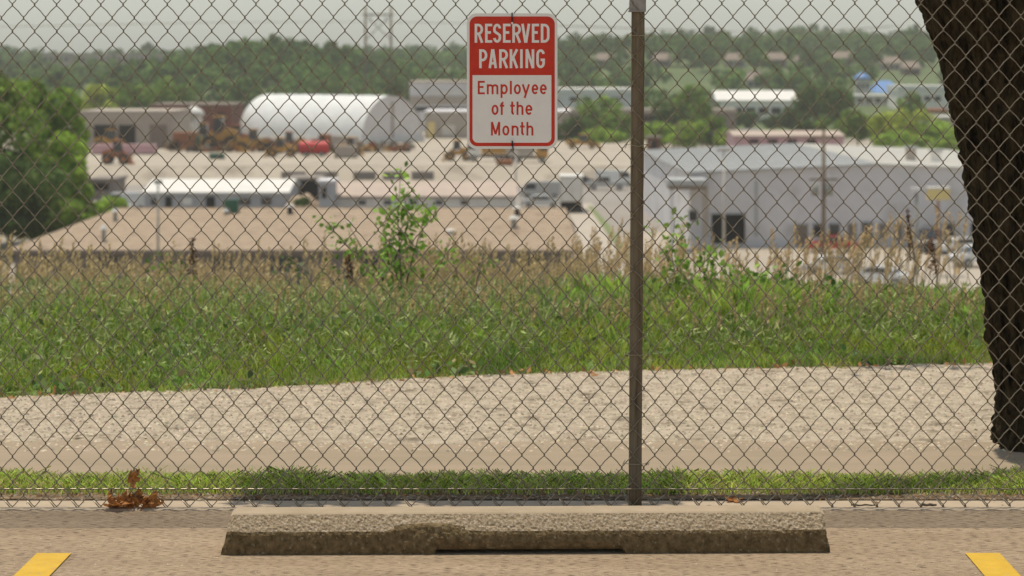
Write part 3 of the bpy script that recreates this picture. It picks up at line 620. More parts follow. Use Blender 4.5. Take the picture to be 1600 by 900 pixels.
leafy('weed_bush', 'bright green leafy weeds just right of the fence post', 'weeds', 1075, 14.0, 470, [
    ([(1075, 560), (1062, 470), (1050, 400), (1055, 345)], 55, .05), ([(1075, 560), (1085, 470), (1105, 420), (1112, 385)], 45, .05),
    ([(1075, 560), (1040, 480), (1020, 440)], 40, .05), ([(1075, 560), (1120, 480), (1150, 440), (1170, 425)], 75, .08), ([(1075, 560), (1030, 490), (1012, 462)], 50, .08), ([(1075, 560), (1070, 480), (1080, 440)], 60, .07)], .036, (.20, .30, .055), 4, 2.6)
leafy('weed_bush', 'low green weeds behind the fence under the warehouse doors', 'weeds', 1255, 13.6, 470, [
    ([(1255, 560), (1240, 480), (1225, 425)], 60, .06), ([(1255, 560), (1280, 480), (1300, 440)], 50, .06), ([(1255, 560), (1200, 490), (1190, 440)], 50, .06)], .034, (.12, .20, .04), 5, 2.4)
leafy('weed_bush', 'yellow green weeds between the sapling and the post', 'weeds', 730, 14.8, 470, [
    ([(730, 560), (720, 450), (705, 395)], 30, .05), ([(730, 560), (745, 440), (760, 385)], 25, .05), ([(730, 560), (690, 480), (660, 430)], 35, .06)], .034, (.17, .22, .05), 6, 1.3)
leafy('weed_bush', 'dark green weeds left of the sapling before the grey wall', 'weeds', 480, 15.5, 470, [
    ([(480, 560), (470, 450), (460, 405)], 30, .06), ([(480, 560), (510, 450), (520, 400)], 30, .06), ([(480, 560), (560, 470), (580, 415)], 40, .05)], .034, (.10, .15, .04), 8, 1.3)
leafy('weed_bush', 'green leafy weed standing in the straw near the left pole', 'weeds', 262, 15.5, 470, [
    ([(262, 560), (258, 450), (255, 395)], 50, .05), ([(262, 560), (280, 450), (285, 410)], 30, .05)], .03, (.13, .19, .04), 9, 1.3)

# ------------------------------------------------------------------ dead leaves
def dead_leaf(loc, size, rot, seed, label, curl=1.0):
    R = random.Random(seed); N_ = 26; V = []; Fc = []
    for i in range(N_ + 1):
        for j in range(N_ + 1):
            a = math.pi * 2 * j / N_; rr2 = i / N_
            lobe = (.45 + .55 * abs(math.cos(a * 2.5 + R_ph[seed % 3])) ** 1.3) * (1 + .12 * math.sin(a * 13 + seed))
            u = rr2 * lobe * math.cos(a); v = rr2 * lobe * math.sin(a)
            cu = curl * (1.6 + .5 * (seed % 2))
            x_ = math.sin(u * cu) / cu; zc = (1 - math.cos(u * cu)) / cu + .35 * curl * v * v
            q = .30 * mnoise.noise(Vector((u * 2.6, v * 2.6, seed))) + .12 * mnoise.noise(Vector((u * 8, v * 8, seed)))
            V.append((x_ * size, v * size * (1 - .2 * curl * abs(u)), (zc + q) * size))
    for i in range(N_):
        for j in range(N_): Fc.append((i * (N_ + 1) + j, i * (N_ + 1) + j + 1, (i + 1) * (N_ + 1) + j + 1, (i + 1) * (N_ + 1) + j))
    o = link_mesh('dry_leaf', V, Fc, M['dryleaf'], smooth=True, label=label, cat='leaf', group='dead leaves by the fence')
    o.location = loc; o.rotation_euler = rot; o.scale = (1.0, 1.0, .8)
R_ph = [0.2, .9, 1.7]
kz = .006
dead_leaf((fx(176), 7.99, kz + .020), 0.046, (.5, .2, .3), 11, 'curled brown dead leaf at the left end of the leaf pile', 1.2)
dead_leaf((fx(186), 7.975, kz + .008), 0.054, (-.15, .12, 1.2), 12, 'flat folded tan leaf at the front left of the pile', .5)
dead_leaf((fx(203), 7.985, kz + .016), 0.044, (1.1, -.3, .2), 13, 'crumpled dark brown leaf in the middle of the pile', 1.3)
dead_leaf((fx(214), 8.0, kz + .022), 0.046, (1.3, .5, -.4), 14, 'orange brown leaf standing up at the centre of the pile', 1.1)
dead_leaf((fx(226), 7.985, kz + .018), 0.041, (.4, -.6, .9), 15, 'small dark curled leaf near the right of the pile', 1.4)
dead_leaf((fx(236), 7.99, kz + .016), 0.051, (1.45, .9, .3), 16, 'upright pointed leaf at the right end of the pile', 1.2)
dead_leaf((fx(192), 8.01, kz + .016), 0.038, (.9, .1, -.9), 17, 'orange dead leaf at the back of the pile', 1.0)
dead_leaf((fx(206), 8.012, fz(748)), 0.038, (1.4, .3, .5), 18, 'orange dead leaf caught in the wires above the pile', 1.1)
dead_leaf((fx(1150), 8.10, kz + .006), 0.038, (.05, .05, .4), 19, 'flat tan leaf lying behind the fence right of the post', .3)
def twig(px0, px1, y, m, label, r=.003):
    n_ = 7; P = [(X(px0 + (px1 - px0) * i / n_, y), y + .006 * math.sin(i * 2.1), kz + .003 + .0015 * math.sin(i * 1.7)) for i in range(n_ + 1)]
    b = P[0]; mb = MB(); mb.tube([(p[0] - b[0], p[1] - b[1], p[2] - b[2]) for p in P], [r * (1 - .5 * abs(i / n_ - .4)) for i in range(n_ + 1)], 5)
    mb.build('twig', m, smooth=True, label=label, cat='twig', loc=b)
twig(1100, 1160, 8.0, M['bark2'], 'thin dark twig on the kerb behind the right half of the wheel stop', .002)
twig(1330, 1368, 8.02, M['bark2'], 'brown twig on the kerb right of the wheel stop', .003)
twig(1440, 1463, 8.02, M['bark2'], 'short thick twig on the kerb near the tree', .006)

# ------------------------------------------------------------------ big tree at right
def big_tree():
    D = 9.33; s = F / D
    t = thing('shade_tree', 'massive dark leaning tree trunk at the right edge behind the fence', 'tree', (1.98, D, .02))
    prof_ = [(-.10, 1.735, .39), (.03, 1.765, .35), (.10, 1.772, .34), (.17, 1.776, .33), (.27, 1.770, .325), (.47, 1.745, .32), (.83, 1.688, .325), (1.15, 1.636, .33), (1.46, 1.563, .345), (1.79, 1.453, .385), (2.1, 1.40, .42), (2.8, 1.60, .33)]
    zz = np.linspace(-.10, 2.8, 330); lx_ = np.interp(zz, [p[0] for p in prof_], [p[1] for p in prof_]); rr_ = np.interp(zz, [p[0] for p in prof_], [p[2] for p in prof_])
    V = []; n = 240
    for z_, l_, r_ in zip(zz, lx_, rr_):
        c = l_ + r_
        for k in range(n):
            a = 2 * math.pi * k / n
            rid = abs(mnoise.noise(Vector((math.cos(a) * 9, math.sin(a) * 9, z_ * 3.2)))) ; rid2 = abs(mnoise.noise(Vector((math.cos(a) * 22, math.sin(a) * 22, z_ * 9)))) + .7 * abs(mnoise.noise(Vector((math.cos(a) * 45, math.sin(a) * 45, z_ * 26))))
            rad = r_ + .020 * rid + .026 * rid2 - .020 + (.035 * max(0, math.cos(a * 5 + .7)) * max(0, .2 - z_) / .2)
            V.append((c + rad * math.cos(a) - 1.98, rad * math.sin(a), z_ - .02))
    Fc = [(j * n + k, j * n + (k + 1) % n, (j + 1) * n + (k + 1) % n, (j + 1) * n + k) for j in range(len(zz) - 1) for k in range(n)]
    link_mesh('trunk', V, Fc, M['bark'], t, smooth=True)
    def limb(P, r0, r1):
        mb = MB(); mb.tube([(p[0] - 1.98, p[1] - D, p[2] - .02) for p in P], [r0 + (r1 - r0) * i / (len(P) - 1) for i in range(len(P))], 12); mb.build('limb', M['bark'], t, smooth=True)
    limb([(1.9, D, 2.55), (2.0, D + .1, 3.1), (2.4, D + .4, 4.2), (3.0, D + .9, 5.4)], .30, .12)
    limb([(1.9, D, 2.3), (2.6, D + .5, 3.2), (3.6, D + 1.2, 4.6), (4.6, D + 1.8, 6.0)], .28, .10)
    limb([(1.5, D - .2, 2.4), (1.1, 8.8, 2.62), (.5, 8.6, 2.72), (-.2, 8.57, 2.72), (-1.3, 8.57, 2.7)], .10, .02)
    # leaf clumps: the low limb over the fence and the high crown
    C = []
    def clumpc(cx_, cy_, cz_, sx, sy, sz, n_): C.append(np.stack([RNG.normal(cx_, sx, n_), RNG.normal(cy_, sy, n_), RNG.normal(cz_, sz, n_)], -1))
    for px, w_, n_ in ((432, 20, 60), (500, 26, 110), (555, 22, 90), (600, 10, 30), (700, 20, 60), (752, 26, 120), (800, 28, 130), (850, 20, 80), (905, 26, 110), (960, 14, 35), (1030, 12, 18)):
        tx = X(px, 8.3); tt = 2.68
        clumpc(tx + SX * tt, 8.27 + SY_ * tt, tt + .04, w_ / 400, .12, .06, int(n_ * 7))
    for px, w_, n_, yy in ((800, 28, 60, 11.6), (900, 30, 30, 11.8), (1380, 60, 110, 11.7), (1480, 40, 50, 11.7)):
        tx = X(px, yy); tt = 3.6; clumpc(tx + SX * tt, yy + SY_ * tt, tt, w_ / 320, .10, .08, n_)
    for cx_, cy_, cz_ in ((4.6, 11.4, 6.2), (5.6, 12, 5.6), (4.9, 10.9, 7.2), (6.2, 11.2, 6.6), (5.4, 12.6, 7.4), (4.2, 12.4, 7.6), (6.5, 12.5, 7.8)): clumpc(cx_, cy_, cz_, .5, .5, .35, 900)
    C = np.concatenate(C) - np.array([1.98, D, .02]); n_ = len(C)
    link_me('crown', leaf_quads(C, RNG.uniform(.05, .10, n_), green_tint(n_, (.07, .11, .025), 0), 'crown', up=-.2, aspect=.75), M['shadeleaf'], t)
big_tree()

# ------------------------------------------------------------------ distant trees
def crown_mesh(w_, h_, n_, leaf, tone, seed, lobes=26):
    R = np.random.default_rng(seed); L_ = []
    for i in range(lobes):
        a = R.uniform(0, 6.28); q = R.uniform(0, .8) ** .6; L_.append((math.cos(a) * q * w_ / 2, math.sin(a) * q * w_ / 2, h_ * (.5 + R.uniform(-.40, .40) * (1 - q * .45)), R.uniform(.10, .23) * w_, R.uniform(.65, 1.35)))
    V = []; tt = []
    per = n_ // lobes
    for (x, y, z, r, tn) in L_:
        d = R.normal(0, 1, (per, 3)); d /= np.linalg.norm(d, axis=1)[:, None]; rr3 = r * R.uniform(.55, 1.08, per) ** .5
        c = np.array([x, y, z]) + d * rr3[:, None] * np.array([1, 1, .8 * h_ / w_ if h_ < w_ else .9]); c[:, 2] = np.maximum(c[:, 2], h_ * .04)
        nrm = d + R.normal(0, .55, (per, 3)); nrm /= np.linalg.norm(nrm, axis=1)[:, None]
        u = np.cross(nrm, R.normal(0, 1, (per, 3))); u /= np.linalg.norm(u, axis=1)[:, None]; v = np.cross(nrm, u); s = leaf * R.uniform(.6, 1.4, per)[:, None]
        V.append(np.stack([c - u * s, c - v * s * .7, c + u * s, c + v * s * .7], 1)); tt.append(np.array(tone)[None] * tn * R.uniform(.7, 1.3, (per, 1)) * R.uniform(.92, 1.08, (per, 3)))
    return np.concatenate(V), np.concatenate(tt)
DG, MG, BG, YG_ = (.08, .13, .03), (.17, .26, .042), (.26, .38, .05), (.34, .40, .055)
def tree(px, D, ytop, wpx, tone, label, g=G, seed=None, cat='tree', name='tree', leaf=.32, n_=2600, group=None, yb=None):
    x = X(px, D); g = float(T(x, D)) if D > 500 else g; s = F / D
    top = Z(ytop, D) - g; w_ = wpx / s; t = thing(name, label, cat, (x, D, g), 0, group)
    cb = top * .05 if name == 'shrub' or px < 130 else top * .14
    V, tt = crown_mesh(w_, top - cb, n_, leaf, tone, seed or int(abs(px) * 7 + D)); V = V + np.array([0, 0, cb])
    link_me('crown', np_mesh('crown', V.reshape(-1, 3), 4, tt), M['crown'], t)
    mb = MB(); rt = max(.12, w_ * .03); mb.tube([(0, 0, -.2), (.1, 0, top * .35), (0, .1, top * .7)], [rt, rt * .8, rt * .3], 7)
    for k in range(3): a = k * 2.1 + px; mb.tube([(0.05, 0, top * .3), (math.cos(a) * w_ * .2, math.sin(a) * w_ * .2, top * .6)], [rt * .5, rt * .15], 5)
    mb.build('trunk', M['bark2'], t)
tree(-40, 215, 84, 210, (.19, .28, .05), 'tall green tree cut off by the left edge', leaf=.36, n_=7000)
tree(50, 222, 97, 150, MG, 'tall bushy tree rising at far left above the tan roof', leaf=.34, n_=7000)
tree(100, 214, 190, 110, BG, 'bright green tree right of the tall trees at far left', leaf=.3, n_=6000)
tree(15, 206, 235, 190, DG, 'dark low tree at the left edge touching the roof corner', leaf=.3, n_=6000)
tree(78, 210, 285, 130, MG, 'bushy green tree just behind the left end of the tan roof', leaf=.28, n_=5000)
tree(175, 250, 303, 60, BG, 'low green shrub between the tan roof and the white vans', name='shrub', cat='shrub', n_=1500, leaf=.25)
tree(472, 258, 306, 26, DG, 'small green shrub on the dirt mound', name='shrub', cat='shrub', n_=500, leaf=.15, g=G + 1.0)
C1 = 'trees between the grey works and the warehouse'
tree(925, 455, 140, 78, MG, 'tallest green tree left of the fence post behind the yard', group=C1)
tree(893, 440, 178, 58, DG, 'dark tree directly right of the sign', group=C1)
tree(958, 448, 168, 66, MG, 'round green tree touching the left side of the post', group=C1)
tree(938, 430, 196, 80, BG, 'lower bright green tree in front of the tallest one left of the post', group=C1)
tree(1022, 440, 186, 64, BG, 'bright green tree just right of the post', group=C1)
tree(1052, 465, 150, 60, DG, 'dark tree behind the bright green one right of the post', group=C1)
tree(1080, 480, 124, 62, MG, 'tall tree with its top above the beige roof right of the post', group=C1)
tree(1075, 425, 186, 66, BG, 'bushy light green tree above the left end of the warehouse', group=C1)
tree(1112, 435, 176, 60, MG, 'mid green tree left of the pink roof', group=C1)
tree(1135, 428, 200, 36, BG, 'small bright tree against the left end of the pink roof', group=C1)
C2 = 'trees behind the warehouse'
tree(1238, 540, 165, 46, DG, 'dark tree at the right end of the long white building', group=C2)
tree(1272, 520, 128, 66, DG, 'tall dark tree left of the blue tower', group=C2)
tree(1308, 510, 132, 62, DG, 'wide dark tree nearest the blue tower', group=C2)
tree(1258, 450, 186, 50, DG, 'dark low tree behind the utility pole', group=C2)
tree(1296, 440, 180, 54, MG, 'mid green tree between the utility pole and the yellow bush', group=C2)
tree(1340, 450, 162, 56, MG, 'green tree below the blue tower', group=C2)
tree(1388, 430, 168, 66, YG_, 'yellow green round tree at the left of the sunny pair', group=C2)
tree(1428, 425, 160, 72, YG_, 'yellow green round tree at the right of the sunny pair', group=C2)
tree(1425, 540, 142, 44, MG, 'small dark green tree standing behind the yellow green pair', group=C2)
tree(1468, 420, 186, 60, BG, 'green tree beside the big trunk above the white roof', group=C2)
tree(1400, 405, 205, 90, BG, 'low bright bush just above the white roof edge', group=C2, name='shrub', cat='shrub')
tree(1478, 400, 208, 60, BG, 'low green bush by the trunk behind the white roof unit', group=C2, name='shrub', cat='shrub')
tree(1165, 560, 172, 44, DG, 'small dark tree in front of the left part of the long white building', group=C2, n_=1200)
tree(1208, 555, 176, 40, DG, 'small dark tree in front of the right part of the long white building', group=C2, n_=1200)
tree(150, 520, 120, 60, YG_, 'yellowish tree above the left end of the garage roof', n_=1500, leaf=.5)
tree(205, 530, 126, 80, MG, 'round green tree above the middle of the garage roof', n_=1500, leaf=.5)
tree(262, 540, 112, 80, MG, 'large green tree behind the garage and the brick building', n_=1500, leaf=.5)
tree(845, 330, 262, 40, (.10, .095, .075), 'bare grey brown shrub below the sign', name='shrub', cat='shrub', n_=700, leaf=.12)

hh_l = [(948, 1010, 84, 34), (985, 1080, 74, 30), (1035, 1100, 82, 26), (1150, 1120, 84, 30), (1212, 1180, 82, 34), (1262, 1100, 84, 36), (1318, 1160, 80, 34), (1392, 1090, 88, 34), (1425, 1120, 96, 26), (1180, 900, 112, 26)]
far_l = ((88, 40, 88), (150, 50, 90), (205, 44, 87), (262, 36, 89), (330, 30, 80))
def hill_spot(px, ytop, h, d0, d1):      # the distance on the slope at which a building of height h reaches the wanted sight line
    return min(range(d0, d1, 10), key=lambda d: abs(CY - (float(T(X(px, d), d)) + h - H) * F / d - ytop))
hh_l = [(a, hill_spot(a, c, 5.6, 720, 1290), c, d) for a, b, c, d in hh_l]
far_d = [hill_spot(f_[0], f_[2], 10.5, 1100, 1300) for f_ in far_l]
# wooded hills: one mass of crowns
def wood():
    V = []; tt = []; R = np.random.default_rng(21)
    protos = [crown_mesh(9.5, 8.5, 360, .62, (1, 1, 1), 100 + i, lobes=12) for i in range(6)]
    N_ = 0
    def put(x, y, sc_, tone):
        v, c = protos[R.integers(6)]; a = R.uniform(0, 6.28); ca, sa = math.cos(a), math.sin(a)
        q = v.copy() * sc_; q = np.stack([q[..., 0] * ca - q[..., 1] * sa, q[..., 0] * sa + q[..., 1] * ca, q[..., 2] * R.uniform(.85, 1.2)], -1) + np.array([x, y, float(T(x, y)) + .2])
        V.append(q); tt.append(c * np.array(tone))
    for k in range(1500):
        y = 565 + (1450 - 565) * R.uniform(0, 1) ** .8; u = R.uniform(-260, 1900); x = X(u, y)
        if 110 < u < 165 and y < 900: continue
        if 640 < u < 1000 and y < 620: continue
        if 1105 < u < 1260 and y < 650: continue
        if 1318 < u < 1500 and y < 830: continue
        if any(abs(u - h_[0]) < h_[3] * .62 and h_[1] - 150 < y < h_[1] + 14 and RNG.uniform() < .85 for h_ in hh_l): continue
        if any(abs(u - f_[0]) < f_[1] * .62 and 1000 < y < 1316 and RNG.uniform() < .75 for f_ in far_l): continue
        c = mnoise.noise(Vector((x * .012, y * .012, 0)))
        if c < -.42: continue
        b = mnoise.noise(Vector((x * .03, y * .03, 7)))
        tn = np.array([.12, .19, .045]) * (1 + .7 * b) + np.array([.03, .02, 0]) * max(0, c)
        put(x, y, R.uniform(.75, 1.35), tn)
    for k in range(230):       # ridge line, larger uneven crowns
        y = R.uniform(1330, 1560); u = -200 + 2100 * k / 230 + R.uniform(-8, 8); put(X(u, y), y, R.uniform(.7, 1.7), (.11, .17, .05))
    for k in range(120):       # the nearer wooded knoll
        x = R.normal(-92, 30); y = R.normal(775, 50); put(x, y, R.uniform(.8, 1.3), np.array([.12, .20, .04]) * R.uniform(.6, 1.4))
    link_me('woodland', np_mesh('woodland', np.concatenate(V).reshape(-1, 3), 4, np.concatenate(tt)), M['crown'], kind='stuff')
wood()

# ------------------------------------------------------------------ valley: paved areas
def gpoly(name, pts, m, dz, g=G):
    V = [(X(a, Dg(b, g)), Dg(b, g), g + dz) for a, b in pts]; link_mesh(name, V, [tuple(range(len(V)))], m, kind='structure')
def wpoly(name, x0_, x1_, y0_, y1_, m, dz): MB().add([(x0_, y0_, G + dz), (x1_, y0_, G + dz), (x1_, y1_, G + dz), (x0_, y1_, G + dz)], [(0, 1, 2, 3)]).build(name, m, kind='structure')
wpoly('service_yard', -90, 2.5, 120, 179, M['asph'], .02)
gpoly('driveway', [(985, 560), (1060, 560), (985, 425), (938, 350), (925, 318), (868, 318), (880, 350), (905, 425)], M['road'], .03)
gpoly('grass_verge', [(1004, 430), (996, 430), (940, 352), (918, 322), (924, 322), (952, 352)], M['lawn'], .05)
gpoly('lot_beside_warehouse', [(1300, 520), (1080, 520), (1005, 400), (960, 330), (935, 300), (1015, 300), (1080, 390), (1600, 390), (1800, 520)], M['asph2'], .012)
gpoly('lawn', [(850, 296), (880, 296), (876, 260), (852, 260)], M['lawn'], .05)
wpoly('rear_lot', -120, 12, 236, 329, M['asph'], .02)
gpoly('meadow', [(100, 178), (160, 178), (152, 152), (112, 152)], M['lawn'], .3)
# raised yard with its retaining wall
tx0, tx1 = X(20, 330), X(1012, 330)
MB().box(tx0, tx1, 330, 500, G - .2, TZ).build('yard_terrace', M['beige'], kind='structure')
rw = thing('retaining_wall', 'long beige sloping retaining wall with dark openings below the machine yard', 'wall', (0, 329.6, G))
hw_ = TZ - G
MB().add([(tx0, -5.4, 0), (tx1, -5.4, 0), (tx1, .35, hw_ + .12), (tx0, .35, hw_ + .12), (tx0, .35, 0), (tx1, .35, 0)], [(0, 1, 2, 3), (3, 2, 5, 4), (0, 3, 4), (1, 5, 2)]).build('slope', M['beige'], rw)
for a, b in ((443, 479), (493, 528), (555, 588), (601, 632), (645, 678)):
    x_, x2 = X(a, 329), X(b, 329); MB().box(x_, x2, -3.6, -1.0, .75, 1.75).build('opening', M['wallgrey'], rw)
for k in range(14):
    x_ = tx0 + (tx1 - tx0) * (k + .5) / 14; MB().add([(x_ - .1, -5.45, .02), (x_ + .1, -5.45, .02), (x_ + .1, .2, hw_ + .13), (x_ - .1, .2, hw_ + .13)], [(0, 1, 2, 3)]).build('joint', M['conc'], rw)
MB().box(tx0, tx1, .36, .8, -.1, hw_ + .16).build('coping', M['beige'], rw)

# ------------------------------------------------------------------ generic building
def building(name, label, cat, px0, px1, D, ytop, depth, wall, roofm, g=G, roof='flat', rise=.0, doors=(), over=.25, band=None, rot=0, openm=None):
    x0_, x1_ = X(px0, D), X(px1, D); cx_ = (x0_ + x1_) / 2; W_ = (x1_ - x0_) / 2; hh = Z(ytop, D) - g
    t = thing(name, label, cat, (cx_, D, g), rot)
    MB().box(-W_, W_, 0, depth, 0, hh).build('wall', wall, t)
    if roof == 'flat':
        MB().box(-W_ - over, W_ + over, -over, depth + over, hh + .003, hh + .3 + rise).build('roof', roofm, t)
    elif roof == 'side':     # ridge parallel to the picture
        mb = MB(); pr = [(-over, hh + .003), (depth / 2, hh + rise), (depth + over, hh + .003), (depth + over, hh + .2), (depth / 2, hh + rise + .22), (-over, hh + .2)]
        vs = [(-W_ - over, a, b) for a, b in pr] + [(W_ + over, a, b) for a, b in pr]; n = 6
        mb.add(vs, [tuple(range(n)), tuple(range(2 * n - 1, n - 1, -1))] + [(i, i + n, (i + 1) % n + n, (i + 1) % n) for i in range(n)]); mb.build('roof', roofm, t)
        for q in (-W_, W_): MB().add([(q, 0, hh), (q, depth, hh), (q, depth / 2, hh + rise)], [(0, 1, 2)]).build('gable', wall, t)
    elif roof == 'hip':
        q = min(depth / 2, W_ * .6); MB().add([(-W_ - over, -over, hh), (W_ + over, -over, hh), (W_ + over, depth + over, hh), (-W_ - over, depth + over, hh), (-W_ + q, depth / 2, hh + rise), (W_ - q, depth / 2, hh + rise)],
                   [(0, 1, 5, 4), (1, 2, 5), (2, 3, 4, 5), (3, 0, 4), (3, 2, 1, 0)]).build('roof', roofm, t)
    for dd in doors:
        nm, a, b, ya, yb = dd[:5]; mm = dd[5] if len(dd) > 5 else M['dark']
        xa, xb = X(a, D) - cx_, X(b, D) - cx_; za, zb = Z(yb, D) - g, Z(ya, D) - g
        fr = MB().box(xa, xb, -.06, .02, max(za, .02), zb).build(nm, mm, t)
        if nm in ('window', 'door', 'garage_opening'):
            e = .12; m_ = MB(); za = max(za, .02); m_.box(xa - e, xa - .003, -.12, .01, za, zb + e); m_.box(xb + .003, xb + e, -.12, .01, za, zb + e); m_.box(xa, xb, -.12, .01, zb + .003, zb + e)
            m_.build('frame', wall, fr)
    if band: 
        for ya, yb, mm in band: MB().box(-W_ - .05, W_ + .05, -.16, -.02, Z(yb, D) - g, Z(ya, D) - g).build('trim', mm, t)
    return t

# tan hipped roof in the foreground of the valley
D = 180; tb = thing('low_building', 'long low building with a tan shingled hip roof nearest below the slope', 'building', (0, D, G))
ex0, ex1 = X(8, D), X(906, D); ez = Z(391, D) - G; rz_ = Z(325, D + 13) - G; rx0, rx1 = X(186, D + 13), X(884, D + 13)
mb = MB(); NR = 13
def hipstrip(k):        # shingle courses as slight steps
    a0, a1 = k / NR, (k + 1) / NR; out = []
    for a in (a0, a1): out.append(a)
    return out
for k in range(NR):
    a0, a1 = k / NR, (k + 1) / NR; l = .03
    P = lambda a, side, dz_: ((ex0 + (rx0 - ex0) * a) if side == 0 else (ex1 + (rx1 - ex1) * a), 13 * a, ez + (rz_ - ez) * a + dz_)
    mb.add([P(a0, 0, l), P(a0, 1, l), P(a1, 1, 0), P(a1, 0, 0)], [(0, 1, 2, 3)]); mb.add([P(a0, 0, 0), P(a0, 1, 0), P(a0, 1, l), P(a0, 0, l)], [(0, 1, 2, 3)])
mb.add([(ex0, 26, ez), (ex1, 26, ez), (rx1, 13, rz_), (rx0, 13, rz_), (ex0, 0, ez), (ex1, 0, ez)], [(1, 0, 3, 2), (0, 4, 3), (5, 1, 2)])
rf = mb.build('roof', M['shingle'], tb)
MB().box(ex0 + .6, ex1 - .6, .7, 25.3, 0, ez - .02).build('wall', M['wallgrey'], tb)
MB().box(ex0, ex1, -.1, -.003, ez - .28, ez - .01).build('fascia', M['brown'], tb)
MB().box(rx0, rx1, 12.9, 13.1, rz_ - .02, rz_ + .06).build('ridge_cap', M['shingle'], rf)
for i, (a, b) in enumerate(((60, 95), (150, 185), (330, 360), (420, 470), (560, 600), (700, 735), (820, 850))):
    wv = MB().box(X(a, D), X(b, D), .62, .69, .9, 2.0).build('window', M['glass'], tb); MB().box(X(a, D) - .08, X(b, D) + .08, .6, .617, .8, .895).build('sill', M['white'], wv)
def on_roof(px, py):
    # intersection of the sight line with the front roof slope
    for i in range(400):
        a = i / 399; d = D + 13 * a; z_ = G + ez + (rz_ - ez) * a
        if Z(py, d) <= z_: return X(px, d), 13 * a, ez + (rz_ - ez) * a
    return X(px, D + 13), 13, rz_
for px, yb, yt, r_, m_ in ((180, 345, 326, .16, M['poleg']), (162, 377, 352, .16, M['poleg']), (453, 334, 319, .2, M['dark']), (803, 356, 337, .22, M['poleg']), (704, 365, 358, .22, M['whiteroof']), (808, 336, 322, .2, M['dark']), (545, 352, 347, .15, M['brown'])):
    x_, y_, z_ = on_roof(px, yb); hh = (yb - yt) * (D + y_) / F
    vp = MB().tube([(x_, y_, z_ - .1), (x_, y_, z_ + hh * .75)], r_, 8).build('roof_vent', m_, tb)
    MB().tube([(x_, y_, z_ + hh * .75), (x_, y_, z_ + hh)], [r_ * 1.9, r_ * .9], 8).build('vent_cap', M['whiteroof'], vp)
x_, y_, z_ = on_roof(362, 331); ac = MB().box(x_ - .55, x_ + .55, y_ - .5, y_ + .5, z_ - .1, z_ + 1.0).build('roof_unit', M['greenm'], tb)
MB().tube([(x_ - .35, y_ - .8, z_ + .05), (x_ - .35, y_ - .8, z_ + .3)], [.3, .2], 8).build('unit_vent', M['whiteroof'], ac)
# behind it
building('long_white_building', 'long low white roofed building left behind the tan roof', 'building', 226, 449, 262, 303, 14, M['bluegrey'], M['whiteroof'], roof='side', rise=1.1,
         doors=[('door', 258, 269, 307, 330), ('window', 285, 300, 309, 320, M['white']), ('door', 322, 336, 307, 330), ('window', 372, 392, 310, 320, M['glass']), ('window', 408, 424, 308, 320, M['glass']), ('window', 236, 248, 310, 320, M['glass'])])
building('pink_roof_building', 'long low building with a pale pink roof below the red tank', 'building', 512, 802, 262, 309, 16, M['white'], M['pinkroof'], roof='side', rise=1.15, over=.4,
         doors=[('window', 560 + 40 * k, 572 + 40 * k, 313, 320, M['glass']) for k in range(5)], band=[(306.5, 310, M['brown'])])
building('grey_shed', 'small grey shed at the left end of the pink roof', 'shed', 498, 520, 258, 286, 5, M['bluegrey'], M['whwall'], doors=[('door', 503, 510, 292, 310)])
building('open_shelter', 'dark open shelter behind the dirt mound', 'shelter', 449, 497, 275, 282, 8, M['dark'], M['wallgrey'])
building('small_dark_shed', 'dark fronted shed right of the leafy trees at left', 'shed', 140, 178, 290, 283, 8, M['wallgrey'], M['wallgrey'], doors=[('window', 146, 170, 286, 297)])
mb = MB(); R_ = random.Random(3); nm = 20; vs = []
for i in range(nm + 1):
    for j in range(nm + 1):
        a, b = i / nm * 2 - 1, j / nm * 2 - 1; q = max(0, 1 - (a * a + b * b)); vs.append((a * 2.7, b * 2.4, 2.3 * q ** .8 * (1 + .2 * mnoise.noise(Vector((a * 3, b * 3, 0)))) - .05))
mb.add(vs, [(i * (nm + 1) + j, (i + 1) * (nm + 1) + j, (i + 1) * (nm + 1) + j + 1, i * (nm + 1) + j + 1) for i in range(nm) for j in range(nm)])
mb.build('dirt_mound', M['shingle'], smooth=True, label='rounded brown dirt mound behind the tan roof ridge', cat='mound', loc=(X(475, 262), 262, G))

# machine yard buildings
building('concrete_garage', 'grey concrete garage with three dark vehicle bays at left', 'garage', 124, 270, 402, 176, 20, M['conc'], M['conc'], g=TZ,
         doors=[('garage_opening', 147, 180, 195, 236), ('garage_opening', 186, 212, 195, 236), ('garage_opening', 234, 261, 195, 236, M['brown'])], band=[(176, 186, M['conc'])])
building('brick_building', 'red brown brick building left of the white dome', 'building', 236, 362, 440, 165, 18, M['brick'], M['brown'], g=TZ, doors=[('window', 262, 280, 178, 195), ('window', 340, 352, 176, 190)])
t = thing('silo', 'small pale silo with a domed cap before the brick building', 'silo', (X(303, 425), 425, TZ))
MB().tube([(0, 0, 0), (0, 0, Z(180, 425) - TZ)], 1.5, 16).build('tank', M['white'], t, smooth=True)
MB().tube([(0, 0, Z(180, 425) - TZ), (0, 0, Z(172, 425) - TZ), (0, 0, Z(166, 425) - TZ)], [2.1, 1.5, .3], 16).build('cap', M['whiteroof'], t, smooth=True)
